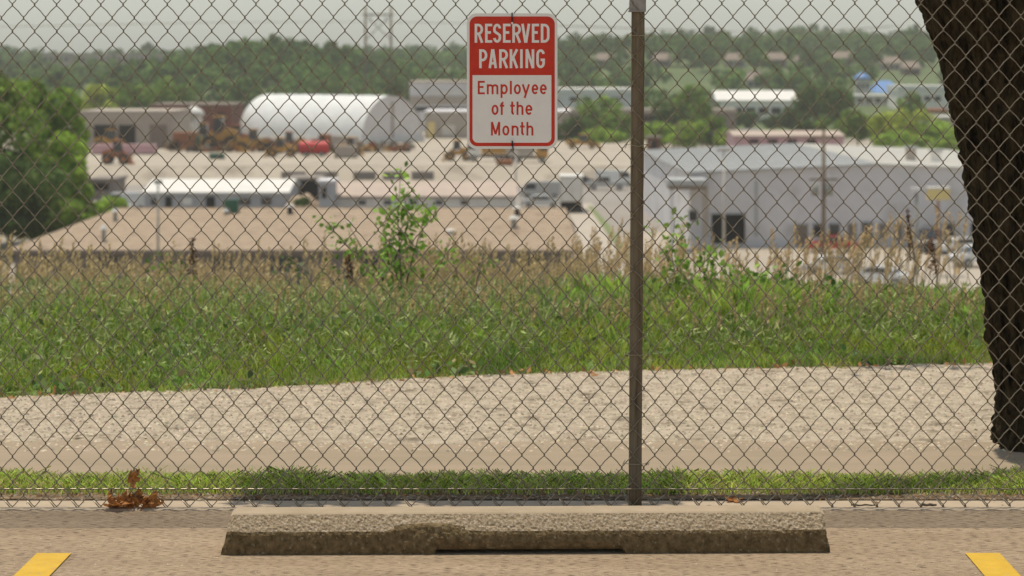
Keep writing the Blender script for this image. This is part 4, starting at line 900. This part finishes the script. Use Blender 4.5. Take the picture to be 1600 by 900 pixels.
# fabric dome
def dome():
    Dn = 430; c = math.radians(47); R = 8.2; L = 31; n = 28
    cx_ = X(614, Dn); t = thing('fabric_dome', 'large white arched fabric building at centre left of the yard', 'building', (cx_, Dn, TZ), math.pi - (math.radians(90) - c) - math.radians(0))
    # local +Y runs along the axis to the far end; rotated so it points back and left
    t.rotation_euler = (0, 0, math.radians(52))
    prof_ = [(R * math.cos(math.pi * k / n), 1.0 + R * .92 * math.sin(math.pi * k / n)) for k in range(n + 1)]
    prof_ = [(R, 0)] + prof_ + [(-R, 0)]
    vs = []; fs = []; m_ = 20
    for j in range(m_ + 1):
        pin = .10 * math.sin(math.pi * ((j * 2) % 2)) 
        for p in prof_: q = 1.0 - (.008 if j % 2 else 0); vs.append((p[0] * q, L * j / m_, p[1] * q))
    k_ = len(prof_)
    fs = [(j * k_ + i, j * k_ + i + 1, (j + 1) * k_ + i + 1, (j + 1) * k_ + i) for j in range(m_) for i in range(k_ - 1)]
    link_mesh('cover', vs, fs, M['fabric'], t, smooth=True)
    for nm, y_ in (('end_panel', .15), ('end_panel', L - .15)):
        link_mesh(nm, [(p[0] * .985, y_, p[1] * .985) for p in prof_], [tuple(range(k_))], M['fabricend'], t)
    MB().box(-R - .25, R + .25, -.25, .1, 0, .9).build('base_wall', M['whiteroof'], t)
    MB().box(-.22, .22, -.1, .12, .9, R * .9).build('door_post', M['conc'], t)
    MB().box(-R - .3, -R + .02, .2, L, 0, 1.0).build('base_wall', M['white'], t)
dome()
g1 = building('grey_works', 'big grey works building behind the left side of the sign', 'building', 640, 872, 520, 129, 30, M['whwall'], M['conc'], doors=[('window', 672, 735, 140, 149, M['whiteroof']), ('window', 640, 735, 167, 174), ('door', 850, 866, 175, 205)], band=[(150, 163, M['conc'])])
building('works_annex', 'lower tan and grey annex in front of the grey works building', 'building', 664, 890, 455, 176, 20, M['conc'], M['whwall'], g=TZ, doors=[('door', 668, 680, 190, 222, M['lampy']), ('window', 690, 712, 195, 212, M['pale']), ('window', 870, 884, 196, 205)])
building('white_long_building', 'pale long flat building right of the sign above the trees', 'building', 868, 1000, 600, 146, 25, M['whwall'], M['white'], rise=.9, doors=[('window', 890 + 22 * k, 902 + 22 * k, 152, 158) for k in range(4)])
building('beige_roof_building', 'low building whose beige roof shows among the trees beside the post', 'building', 880, 1150, 510, 176, 10, M['wallgrey'], M['beige'], rise=.5, doors=[('window', 1005, 1030, 180, 190)])
building('maroon_shed', 'small maroon shed just right of the fence post', 'shed', 1012, 1032, 395, 216, 4, M['brick'], M['brown'], g=TZ, doors=[('door', 1018, 1026, 220, 238)])
building('white_long_building', 'long white flat roofed building above the pink roof right of the post', 'building', 1120, 1246, 610, 158, 22, M['white'], M['whiteroof'], roof='side', rise=2.4, doors=[('window', 1125 + 20 * k, 1140 + 20 * k, 168, 178) for k in range(6)])
building('pink_trim_building', 'long low building with pink roof edge directly behind the warehouse', 'building', 1148, 1318, 345, 214, 16, M['pink'], M['pinkroof'], roof='side', rise=.5, doors=[('window', 1170 + 30 * k, 1185 + 30 * k, 218, 224) for k in range(4)])
building('blue_roof_hall', 'pale hall with a blue hipped roof right of the blue tower', 'building', 1366, 1412, 800, 146, 22, M['pale'], M['blue'], roof='hip', rise=4.2, doors=[('window', 1372 + 10 * k, 1377 + 10 * k, 149, 154) for k in range(4)])
building('white_hall', 'white flat hall at the foot of the blue tower', 'building', 1330, 1402, 720, 150, 20, M['pale'], M['whiteroof'], doors=[('window', 1340 + 14 * k, 1348 + 14 * k, 154, 160) for k in range(4)])
building('white_hall', 'white hall touching the big trunk above the yellow green trees', 'building', 1404, 1490, 690, 143, 22, M['white'], M['whiteroof'], rise=1.4, doors=[('window', 1412 + 16 * k, 1422 + 16 * k, 150, 158) for k in range(4)])
building('red_roof_shop', 'small shop with red roof next to the big trunk', 'building', 1452, 1480, 600, 176, 10, M['pale'], M['rust'], rise=.6, doors=[('window', 1458, 1466, 180, 186)])
building('peach_shop', 'peach coloured low shop beside the big trunk', 'building', 1470, 1500, 560, 184, 10, M['pinkroof'], M['white'], doors=[('door', 1476, 1482, 192, 204)])
t = thing('blue_tower', 'small pale tower with a blue domed roof on the right', 'tower', (X(1347, 790), 790, float(T(X(1347, 790), 790))))
hh = Z(124, 790) - t.location.z
MB().box(-2.3, 2.3, -2.3, 2.3, 0, hh).build('wall', M['pale'], t)
MB().tube([(0, 0, hh), (0, 0, hh + .8), (0, 0, hh + 1.7), (0, 0, hh + 2.4)], [3.1, 2.6, 1.5, .2], 14).build('roof', M['blue'], t, smooth=True)
for k in (-1, 0, 1): MB().box(k * 1.4 - .4, k * 1.4 + .4, -2.38, -2.28, hh - 3, hh - 1.2).build('window', M['glass'], t)

# hillside houses
for i, (px, Dh, yt, wp) in enumerate(hh_l):
    where = ['left of the post just above the trees', 'highest left of the post', 'right of the post', 'above the long white building', 'above and right of the long white building', 'left of the blue tower and far above it', 'directly above the blue tower', 'above the blue roofed hall', 'nearest the big trunk', 'low on the slope above the long white building'][i]
    x_ = X(px, Dh); hw = wp * Dh / F / 2; gg = float(T(x_, Dh)) - .4
    t = thing('hillside_house', 'brown roofed house on the wooded hill, ' + where, 'house', (x_, Dh, gg), 0, 'houses on the wooded hill')
    MB().box(-hw, hw, 0, 9, -3, 3.296).build('wall', M['conc'] if i % 2 else M['brown'], t)
    MB().add([(-hw - .5, -.5, 3.3), (hw + .5, -.5, 3.3), (hw + .5, 9.5, 3.3), (-hw - .5, 9.5, 3.3), (-hw * .8, 4.5, 6), (hw * .8, 4.5, 6)], [(0, 1, 5, 4), (1, 2, 5), (2, 3, 4, 5), (3, 0, 4), (3, 2, 1, 0)]).build('roof', M['brown'], t)
    for q in (-.55, .1, .55): MB().box(hw * q - .6, hw * q + .6, -.08, -.01, 1, 2.4).build('window', M['glass'], t)
    MB().box(hw * .3 - .4, hw * .3 + .4, 5, 5.8, 4.5, 6.8).build('chimney', M['brick'], t)
for i, (px, wp, yt) in enumerate(far_l):
    Dh = far_d[i]; x_ = X(px, Dh); hw = wp * Dh / F / 2; top = float(T(x_, Dh)) + 10.5
    t = thing('far_block', ['grey pink far block above the left trees', 'wide grey far block left of the centre of the left skyline', 'grey far block above the garage', 'far block just left of the wooded knoll', 'far block showing over the wooded knoll'][i], 'building', (x_, Dh, top - 12))
    MB().box(-hw, hw, 0, 14, -4, 11.6).build('wall', M['pinkroof'], t); MB().box(-hw - .4, hw + .4, -.4, 14.4, 11.6, 12).build('roof', M['conc'], t)
    for q in range(5): MB().box(-hw + hw * 2 * (q + .2) / 5, -hw + hw * 2 * (q + .7) / 5, -.1, -.01, 8, 10).build('window', M['glass'], t)

# ------------------------------------------------------------------ warehouse
def warehouse():
    D0 = 216; yaw = math.atan2(700 - CX, F); xl = X(1078, D0); W_ = X(1668, D0) - xl; L = 52; he = Z(271.5, D0) - G; ha = Z(259, D0) - G
    t = thing('warehouse', 'wide grey metal warehouse with a low gable filling the right side', 'warehouse', (xl, D0, G), -yaw)
    m2 = W_ / 2
    MB().add([(0, 0, 0), (W_, 0, 0), (W_, 0, he), (m2, 0, ha), (0, 0, he)], [(0, 1, 2, 3, 4)]).build('front_wall', M['whwall'], t)
    MB().add([(0, 0.02, 0), (0, L, 0), (0, L, he), (0, .02, he)], [(3, 2, 1, 0)]).build('side_wall', M['whwall'], t)
    MB().add([(W_, 0.02, 0), (W_, L, 0), (W_, L, he), (W_, .02, he)], [(0, 1, 2, 3)]).build('side_wall', M['whwall'], t)
    MB().add([(0, L, 0), (W_, L, 0), (W_, L, he), (m2, L, ha), (0, L, he)], [(4, 3, 2, 1, 0)]).build('rear_wall', M['whwall'], t)
    o = .3
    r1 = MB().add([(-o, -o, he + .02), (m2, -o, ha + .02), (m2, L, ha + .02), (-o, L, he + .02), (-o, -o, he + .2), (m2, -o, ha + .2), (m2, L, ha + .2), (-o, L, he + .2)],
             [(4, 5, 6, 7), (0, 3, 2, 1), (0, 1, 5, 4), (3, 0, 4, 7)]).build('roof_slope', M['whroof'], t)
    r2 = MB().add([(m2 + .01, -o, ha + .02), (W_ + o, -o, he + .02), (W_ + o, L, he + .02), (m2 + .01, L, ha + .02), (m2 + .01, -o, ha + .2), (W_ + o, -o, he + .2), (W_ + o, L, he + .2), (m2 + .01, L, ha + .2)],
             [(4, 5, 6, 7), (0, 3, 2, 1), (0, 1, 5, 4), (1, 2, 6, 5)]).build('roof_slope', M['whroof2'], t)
    for k in range(26):      # standing seams
        f = (k + .5) / 26; y_ = L * f
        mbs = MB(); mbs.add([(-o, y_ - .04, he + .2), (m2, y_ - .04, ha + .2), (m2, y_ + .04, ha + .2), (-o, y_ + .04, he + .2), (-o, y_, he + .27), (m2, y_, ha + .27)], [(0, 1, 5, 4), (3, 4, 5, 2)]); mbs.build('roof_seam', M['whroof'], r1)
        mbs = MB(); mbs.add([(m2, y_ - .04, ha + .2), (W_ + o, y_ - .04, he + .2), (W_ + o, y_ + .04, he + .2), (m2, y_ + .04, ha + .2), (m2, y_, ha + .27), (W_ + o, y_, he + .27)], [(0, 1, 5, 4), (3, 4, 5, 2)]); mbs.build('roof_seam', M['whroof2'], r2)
    rib = MB(); nr = 110
    for k in range(nr):
        x_ = W_ * (k + .5) / nr; top = he + (ha - he) * (1 - abs(x_ - m2) / m2) - .25; rib.box(x_ - .03, x_ + .03, -.035, -.002, .3, top)
    rib.build('wall_ribs', M['whwall'], t, kind='stuff')
    sc_ = F / D0
    def wx(px): return (px - 1078) / sc_
    def wz(py): return max(.03, Z(py, D0) - G)
    for nm, a, b, ya, yb, mm in (('loading_door', 1112, 1164, 335, 380, 'dark'), ('window', 1076, 1089, 330, 345, 'glass'), ('window', 1245, 1263, 352, 384, 'brown'), ('window', 1272, 1285, 351, 370, 'glass'), ('window', 1297, 1313, 351, 376, 'glass'),
                                 ('window', 1326, 1339, 351, 382, 'brown'), ('door', 1348, 1365, 349, 388, 'glass'), ('window', 1375, 1389, 351, 372, 'wallgrey'), ('window', 1399, 1412, 351, 376, 'wallgrey'), ('window', 1474, 1494, 351, 372, 'glass'), ('window', 1520, 1540, 351, 372, 'glass')):
        ob = MB().box(wx(a), wx(b), -.10, -.04, wz(yb), wz(ya)).build(nm, M[mm], t)
        MB().box(wx(a) - .1, wx(b) + .1, -.16, -.03, wz(ya) + .004, wz(ya) + .12).build('frame', M['whroof'], ob)
    MB().box(wx(1098), wx(1106), -.09, -.04, 1, he - .6).build('downpipe', M['conc'], t)
    MB().box(wx(1180), wx(1184), -.09, -.04, 1, he - .6).build('downpipe', M['whroof'], t)
    c = thing('canopy', 'white edged canopy projecting from the left end of the warehouse', 'canopy', (X(1076, 212), 212, G))
    zc = Z(289, 212) - G; MB().box(-1.9, 1.6, -1.4, 3.8, zc, zc + .5).build('roof', M['whroof'], c); MB().box(-1.8, 1.5, -1.3, 3.7, zc - .35, zc - .003).build('soffit', M['brown'], c)
    MB().box(1.2, 1.5, -1.2, -.9, 0, zc - .36).build('leg', M['conc'], c); MB().box(-1.7, -1.4, -1.2, -.9, 0, zc - .36).build('leg', M['whwall'], c)
    for px, D_, lab, hh_, mm in ((1423, 228, 'grey roof ventilator on the bright side of the warehouse roof', 1.1, 'conc'), (1462, 228, 'white square roof unit on the bright warehouse roof near the trunk', .9, 'white')):
        dx = X(px, D_) - xl; yy = D_ - D0; zb = he + (ha - he) * (1 - abs(dx - m2 * 1) / m2) + .2
        u = thing('roof_unit', lab, 'roof unit', (X(px, D_), D_, G + zb)); MB().box(-.45, .45, -.4, .4, 0, hh_).build('housing', M[mm], u); MB().box(-.6, .6, -.55, .55, hh_ + .003, hh_ + .25).build('cap', M['whroof'], u)
warehouse()

# ------------------------------------------------------------------ poles
def pole(name, label, px, D, ytop, ybase_g, r, m, cat, g=None):
    x_ = X(px, D); g = G if g is None else g; t = thing(name, label, cat, (x_, D, g)); hh = Z(ytop, D) - g
    MB().tube([(0, 0, 0), (0, 0, hh)], [r, r * .7], 8).build('shaft', m, t, smooth=True); return t, hh
t, hh = pole('utility_pole', 'tall wooden utility pole with transformers before the warehouse', 1287, 203, 203, 0, .2, M['pole'], 'utility pole')
for dx, m_ in ((-.75, M['poleg']), (.45, M['poleg'])):
    MB().tube([(dx, -.2, hh - 5.6), (dx, -.2, hh - 4.6)], .32, 10).build('transformer', m_, t, smooth=True)
MB().box(-1.2, 1.2, -.1, .1, hh - 4.3, hh - 4.15).build('crossarm', M['pole'], t); MB().box(-1.0, 1.0, -.1, .1, hh - .7, hh - .55).build('crossarm', M['pole'], t)
for k in (-1.1, -.5, .5, 1.1): MB().tube([(k, 0, hh - 4.15), (k, 0, hh - 3.9)], .07, 6).build('insulator', M['white'], t)
t, hh = pole('lamp_post', 'thin pale pole before the canopy end of the warehouse', 1131, 206, 236, 0, .12, M['pale'], 'lamp post')
MB().box(-.6, .6, -.2, .2, hh, hh + .2).build('lamp_head', M['conc'], t)
t, hh = pole('lamp_post', 'dark lamp post with a small grey head in the car park', 1432, 188, 300, 0, .16, M['poleg'], 'lamp post')
MB().prism([(-.35, 0), (.35, 0), (.45, .35), (-.45, .35)], -.35, .35).build('lamp_head', M['whwall'], t).location = (0, 0, hh); 
t, hh = pole('lamp_post', 'brown lamp post with a wide cream box head in the car park', 1466, 188, 312, 0, .12, M['rust'], 'lamp post')
lh = MB().box(-.84, .84, -.55, .55, hh, hh + .85).build('lamp_head', M['lampy'], t); MB().box(-.9, .9, -.6, .6, hh + .853, hh + 1.0).build('lamp_cover', M['whiteroof'], lh)
t, hh = pole('dark_pole', 'dark slim pole standing before the left part of the tan roof', 247, 176, 287, 0, .1, M['poleg'], 'pole'); MB().box(-.3, .3, -.12, .12, hh, hh + .25).build('lamp_head', M['poleg'], t)
t, hh = pole('pale_pole', 'pale grey pole right below the sign', 806, 300, 236, 0, .14, M['pale'], 'pole'); MB().box(-.5, .5, -.1, .1, hh - .4, hh - .2).build('crossarm', M['pale'], t)
t, hh = pole('pale_pole', 'thin pole at the right end of the yard near the post', 1060, 380, 190, 0, .14, M['pole'], 'pole', g=TZ); MB().box(-.8, .8, -.1, .1, hh - .6, hh - .4).build('crossarm', M['pole'], t)
Dh = 640; gx = float(T(X(591, Dh), Dh)); t = thing('power_pylon', 'tall twin legged power line frame against the sky left of the sign', 'pylon', (X(591, Dh), Dh, gx)); dx = 20 * Dh / F; hh = Z(10, Dh) - gx
for s_ in (-1, 1): MB().tube([(s_ * dx, 0, 0), (s_ * dx, 0, hh)], [.42, .3], 8).build('leg', M['pole'], t, smooth=True)
MB().box(-dx - .8, dx + .8, -.25, .25, hh - 2.4, hh - 2.0).build('crossarm', M['pole'], t)
b1_ = MB(); b1_.tube([(-dx, 0, hh - 2.5), (dx, 0, hh - 9)], .13, 5); b1_.build('brace', M['pole'], t); b2_ = MB(); b2_.tube([(dx, 0, hh - 2.5), (-dx, 0, hh - 9)], .13, 5); b2_.build('brace', M['pole'], t)
for k in (-dx + 1.5, 0, dx - 1.5): MB().tube([(k, 0, hh - 2.4), (k, 0, hh - 4.2)], .16, 6).build('insulator', M['pale'], t)
for k, zz_ in ((-dx + 1.5, hh - 4.2), (0, hh - 4.2), (dx - 1.5, hh - 4.2)):
    P = [(k + s_ * q * 150 / 12, q * 6, zz_ - 0 + .0) for s_ in (1,) for q in range(-12, 13)]; P = [(p[0], p[1], zz_ - 3.5 * (1 - ((i - 12) / 12) ** 2 * -1) + 3.5 * 1) for i, p in enumerate(P)]
    mbw = MB(); mbw.tube([(p[0], p[1], zz_ - 4 * math.sin(math.pi * ((i - 12) / 12 + 0) ** 2 / 1.0 if abs(i - 12) <= 12 else 0) * .5) for i, p in enumerate(P)], .04, 4); mbw.build('cable', M['pole'], t)

# ------------------------------------------------------------------ vehicles
def wheel_set(t, xs, hw, r, w_=.22):
    for x_ in xs:
        for s_ in (-1, 1):
            wv = MB().tube([(x_, s_ * (hw - w_), r), (x_, s_ * hw, r)], r, 14).build('wheel', M['tyre'], t, smooth=False)
            MB().tube([(x_, s_ * (hw - .01), r), (x_, s_ * (hw + .015), r)], r * .55, 10).build('rim', M['carsilver'], wv)
def car(label, px, D, m, kind='sedan', rz=0.0, g=G, group=None, name='parked_car', cat='car'):
    t = thing(name, label, cat, (X(px, D), D, g), rz, group)
    if kind == 'sedan':
        pr = [(-2.25, .35), (-2.3, .7), (-2.1, .88), (-1.35, .98), (-.75, 1.42), (.75, 1.45), (1.45, 1.0), (2.15, .92), (2.28, .65), (2.25, .35)]; gl = [(-1.2, .98), (-.7, 1.37), (.7, 1.39), (1.3, .99)]; hw = .88; xs = (-1.4, 1.4); r = .32
    elif kind == 'pickup':
        pr = [(-2.7, .5), (-2.75, .95), (-2.5, 1.1), (-1.5, 1.2), (-1.0, 1.8), (.35, 1.82), (.55, 1.15), (2.65, 1.15), (2.7, .5)]; gl = [(-1.4, 1.2), (-.95, 1.74), (.25, 1.76), (.4, 1.2)]; hw = .95; xs = (-1.75, 1.65); r = .4
    elif kind == 'van':
        pr = [(-2.6, .4), (-2.65, .95), (-2.3, 1.2), (-1.75, 2.1), (2.5, 2.2), (2.6, 1.9), (2.6, .4)]; gl = [(-2.2, 1.25), (-1.75, 1.95), (-.7, 1.97), (-.7, 1.25)]; hw = .98; xs = (-1.7, 1.6); r = .36
    MB().prism(pr, -hw + .03, hw - .03).build('body', m, t)
    MB().prism(gl, -hw - .0, hw + .0).build('windows', M['glass'], t)
    z1 = gl[1][1]; fw = [(gl[0][0] - .12, gl[0][1] + .02), (gl[1][0] - .08, z1)]
    MB().add([(fw[0][0] - .02, -hw * .85, fw[0][1] + .03), (fw[0][0] - .02, hw * .85, fw[0][1] + .03), (fw[1][0] - .03, hw * .75, z1 - .02), (fw[1][0] - .03, -hw * .75, z1 - .02)], [(0, 3, 2, 1)]).build('windscreen', M['glass'], t)
    MB().box(pr[0][0] - .1, pr[0][0] + .08, -hw + .1, hw - .1, pr[0][1] - .03, pr[0][1] + .16).build('bumper', M['cardark'], t)
    MB().box(pr[-1][0] - .08, pr[-1][0] + .1, -hw + .1, hw - .1, pr[-1][1] - .03, pr[-1][1] + .16).build('bumper', M['cardark'], t)
    for s_ in (-1, 1): MB().box(pr[1][0] - .03, pr[1][0] + .12, s_ * hw * .7 - .16, s_ * hw * .7 + .16, pr[1][1] - .1, pr[1][1] + .03).build('headlight', M['whiteplastic'], t)
    wheel_set(t, xs, hw, r); return t
car('white saloon car parked left of the lamp posts below the warehouse', 1300, 190, M['carwhite'], 'sedan', .1)
car('white car nearer the camera just left of the lamp posts', 1378, 180, M['carwhite'], 'sedan', math.pi - .5)
car('white van parked against the trunk at right by the car park', 1535, 196, M['carwhite'], 'pickup', .3)
car('pale car behind the others beside the brown lamp post', 1505, 209, M['carwhite'], 'sedan', .2)
car('red car parked under the warehouse windows', 1300, 211, M['carred'], 'sedan', 0)
car('dark car parked left of the bright window of the warehouse', 1457, 212, M['cardark'], 'van', 1.3)
car('silver pickup truck standing left of the fence post in the rear lot', 948, 312, M['carsilver'], 'pickup', 0)
car('white van parked behind the silver pickup', 960, 322, M['carwhite'], 'van', math.pi)
car('dark car left of the silver pickup', 905, 322, M['cardark'], 'sedan', 0)
car('pale car right of the fence post by the warehouse corner', 1012, 325, M['carsilver'], 'sedan', 0)
car('white car parked under the sign left of the box truck', 845, 275, M['carwhite'], 'sedan', math.pi)
car('silver car behind the white one below the sign', 846, 292, M['carsilver'], 'van', 0)
car('white van at the right edge of the left trees', 200, 268, M['carwhite'], 'van', 0)
car('white pickup beside the left trees', 165, 262, M['carwhite'], 'pickup', math.pi)
car('white car below the long white building at right', 1168, 520, M['carwhite'], 'van', 0)
car('pale car left of the tall dark trees at right', 1205, 515, M['carsilver'], 'sedan', 0)
car('white car partly under the tall dark trees', 1250, 500, M['carwhite'], 'sedan', 0)
t = thing('box_truck', 'grey white box truck seen from behind left of the fence post', 'truck', (X(893, 265), 265, G))
MB().box(-1.25, 1.25, 0, 6, 1.25, 4.0).build('cargo_box', M['pale'], t); MB().box(-1.1, 1.1, .1, 8, .55, 1.2).build('chassis', M['dark'], t)
MB().box(-1.32, 1.32, -.06, 6.05, 3.99, 4.12).build('roof_rim', M['whiteroof'], t); MB().box(-1.1, -.02, -.05, -.005, 1.35, 3.85).build('rear_door', M['white'], t); MB().box(.02, 1.1, -.05, -.005, 1.35, 3.85).build('rear_door', M['white'], t)
MB().box(-1.15, 1.15, 6.3, 8.2, .7, 2.9).build('cab', M['white'], t); MB().box(-1.2, 1.2, -.25, -.02, .45, .75).build('bumper', M['dark'], t)
for s_ in (-1, 1):
    for y_ in (1.2, 7): MB().tube([(s_ * .85, y_, .5), (s_ * 1.2, y_, .5)], .5, 14).build('wheel', M['tyre'], t)

def container(name, label, px0, px1, D, ytop, m, g=TZ, depth=2.4, cat='container', ends=True, rz=0):
    x0_, x1_ = X(px0, D), X(px1, D); w_ = (x1_ - x0_) / 2; hh = Z(ytop, D) - g
    t = thing(name, label, cat, ((x0_ + x1_) / 2, D, g), rz); MB().box(-w_, w_, 0, depth, .15, hh - .12).build('body', m, t)
    MB().box(-w_ - .05, w_ + .05, -.05, depth + .05, hh - .117, hh).build('top_rail', m, t); MB().box(-w_ - .05, w_ + .05, -.05, depth + .05, 0, .147).build('base_rail', M['dark'], t)
    k_ = max(3, int(w_ * 2 / 1.2))
    for k in range(k_): MB().box(-w_ + 2 * w_ * (k + .5) / k_ - .08, -w_ + 2 * w_ * (k + .5) / k_ + .08, -.07, -.004, .15, hh - .12).build('rib', m, t)
    return t
container('pink_trailer', 'long faded pink trailer body parked before the garage', 143, 241, 376, 226, M['pink'], depth=2.6, cat='trailer')
container('rust_container', 'rust orange container right of the garage', 270, 305, 395, 207, M['rust'])
container('green_container', 'green container between the rust one and the yellow loader', 306, 327, 392, 213, M['greenm'])
container('green_dumpster', 'small dark green dumpster alone on the beige yard', 327, 349, 358, 240, M['greenm'], depth=1.6, cat='dumpster')
container('pale_skip', 'grey brown skip right of the red tank', 522, 556, 362, 228, M['conc'], cat='skip')
container('brown_skip', 'rusty skip below the sign', 776, 800, 336, 250, M['rust'], cat='skip', depth=2)
def loader(label, px, D, w_m, m, flip=1, g=TZ, h=3.2, tank=None, name='wheel_loader', cat='loader'):
    t = thing(name, label, cat, (X(px, D), D, g)); f = flip; L_ = w_m / 2
    def P(pts): return [(a * f * L_, b * h) for a, b in (pts if f > 0 else pts)][::(1 if f > 0 else -1)]
    MB().prism(P([(-.95, .3), (-.9, .58), (-.3, .66), (-.1, .5), (.5, .45), (.5, .28)]), -.8, .8).build('engine_body', m, t)
    cb = MB().prism(P([(-.25, .60), (-.2, .97), (.2, .97), (.25, .5)]), -.7, .7).build('cab', M['glass'], t)
    MB().prism(P([(-.28, .975), (-.26, 1.03), (.26, 1.03), (.28, .975)]), -.78, .78).build('cab_roof', m, cb)
    MB().prism(P([(.2, .45), (.3, .62), (.85, .25), (.8, .12)]), -.35, -.1).build('lift_arm', m, t); MB().prism(P([(.2, .45), (.3, .62), (.85, .25), (.8, .12)]), .1, .35).build('lift_arm', m, t)
    MB().prism(P([(.72, .02), (.74, .38), (.85, .40), (.80, .14), (1.0, .05), (1.0, .0)]), -1.1, 1.1).build('bucket', m, t)
    for x_ in (-.6, .42):
        for s_ in (-1, 1):
            wv = MB().tube([(x_ * f * L_, s_ * .75, h * .22), (x_ * f * L_, s_ * 1.15, h * .22)], h * .22, 16).build('wheel', M['tyre'], t); MB().tube([(x_ * f * L_, s_ * 1.13, h * .22), (x_ * f * L_, s_ * 1.18, h * .22)], h * .11, 10).build('rim', m, wv)
    return t
loader('dark yellow machine jammed between the green container and the big loader', 318, 402, 6.0, M['yellowm'], 1, h=4.2)
loader('rusty machine between the big yellow loader and the white dome', 370, 398, 6.5, M['rust'], -1, h=4.0)
loader('brown loader directly left of the red tank behind the yellow one', 452, 380, 5.0, M['rust'], 1, h=3.4)
loader('yellow wheel loader partly inside the left garage bays', 172, 400, 5.5, M['yellowm'], 1)
loader('large yellow loader before the brick building', 342, 392, 7.0, M['yellowm'], -1, h=5.6)
loader('yellow loader at the left foot of the white dome', 396, 388, 6.2, M['yellowm'], 1, h=3.6)
loader('yellow machine left of the red tank', 438, 366, 5.4, M['yellowm'], -1, h=2.9)
loader('orange brown loader with dark cab standing alone at the yard edge', 184, 340, 4.6, M['rust'], 1, h=3.4)
loader('low yellow machine right of the grey skip', 548, 372, 4.4, M['yellowm'], 1, h=2.8)
loader('yellow loader under the left corner of the sign', 714, 352, 4.6, M['yellowm'], -1, h=3.0)
loader('yellow machine right of the sign at the foot of the trees', 912, 400, 6.5, M['yellowm'], 1, h=2.4)
V = []; TT = []
for k in range(420):
    px_ = RNG.uniform(262, 640); Dk = RNG.uniform(384, 404); c = np.array([X(px_, Dk), Dk, TZ + RNG.uniform(0, 1.0) * (1 if px_ < 560 else .4)]); a, b_ = RNG.normal(0, 1, (2, 3)); a /= np.linalg.norm(a); b_ = np.cross(a, b_); b_ /= np.linalg.norm(b_); e = RNG.uniform(.25, 1.1)
    q = np.cross(a, b_); w1, w2 = e, e * RNG.uniform(.15, .7)
    for n1, n2, n3 in ((a, b_, q), (b_, q, a), (q, a, b_)):
        V.append([c + n1 * w1 - n2 * w2 + n3 * w2 * .5, c + n1 * w1 + n2 * w2 + n3 * w2 * .5, c - n1 * w1 + n2 * w2 + n3 * w2 * .5, c - n1 * w1 - n2 * w2 + n3 * w2 * .5])
        TT.append([(.16, .10, .05), (.05, .04, .035), (.36, .20, .05), (.25, .22, .18), (.30, .12, .06)][k % 5])
link_me('scrap_heap', np_mesh('scrap_heap', np.array(V).reshape(-1, 3), 4, np.array(TT)), M['crown'], kind='stuff')
t = thing('red_tank', 'bright red tank trailer in front of the white dome', 'tank', (X(491, 368), 368, TZ))
mb = MB(); mb.tube([(-2.3, 0, 1.35), (-2.15, 0, 1.35), (2.15, 0, 1.35), (2.3, 0, 1.35)], [.7, 1.05, 1.05, .7], 16); mb.build('tank', M['redm'], t, smooth=False)
MB().box(-2.1, 2.1, -.5, .5, .3, .5).build('frame', M['dark'], t)
wheel_set(t, (-1.2, 1.2), .9, .4)
MB().box(-.4, .4, -.4, .4, 2.38, 2.6).build('hatch', M['redm'], t)
def dumptruck(label, px, D, cabm, bedm, f=1, g=TZ):
    t = thing('dump_truck', label, 'truck', (X(px, D), D, g)); 
    MB().box(*sorted((f * -3.2, f * -1.4)), -1.1, 1.1, .8, 2.9).build('cab', cabm, t); MB().box(*sorted((f * -3.22, f * -2.1)), -1.13, 1.13, 1.8, 2.6).build('windows', M['glass'], t)
    pr = [(f * -1.1, 1.1), (f * -1.3, 2.7), (f * 3.1, 2.5), (f * 2.8, 1.1)]; MB().prism(pr if f < 0 else pr[::-1], -1.15, 1.15).build('dump_bed', bedm, t)
    MB().box(-3.1, 2.9, -.5, .5, .6, .98).build('chassis', M['dark'], t); wheel_set(t, (f * -2.3, f * 1.2, f * 2.2), 1.1, .48, .3); return t
dumptruck('white cabbed truck with a yellow bed right below the sign', 765, 350, M['white'], M['yellowm'], 1)
dumptruck('yellow dump truck below the right part of the sign', 822, 345, M['yellowm'], M['conc'], -1)
dumptruck('rusty brown dump truck behind the red tank', 530, 385, M['rust'], M['conc'], 1)
# brown bale-like box on the near pavement
container('brown_crate', 'long brown crate lying on the pavement beyond the straw at left', 190, 272, 168, 431, M['shingle'], g=G, depth=1.4, cat='crate')

# ------------------------------------------------------------------ haze
hz = None
me = bpy.data.meshes.new('haze'); b = MB().box(-2150, 2150, -80, 2100, -17.2, 62); me.from_pydata(b.v, [], b.f); me.update()
mh = bpy.data.materials.new('haze_air'); mh.use_nodes = True; n_ = mh.node_tree; n_.nodes.clear()
pv = n_.nodes.new('ShaderNodeVolumePrincipled'); pv.inputs['Color'].default_value = (.96, .97, .97, 1); pv.inputs['Density'].default_value = .00016; pv.inputs['Anisotropy'].default_value = .2
mo = n_.nodes.new('ShaderNodeOutputMaterial'); n_.links.new(pv.outputs[0], mo.inputs['Volume'])
me.materials.append(mh); ho = bpy.data.objects.new('haze', me); COL.objects.link(ho); ho['kind'] = 'stuff'
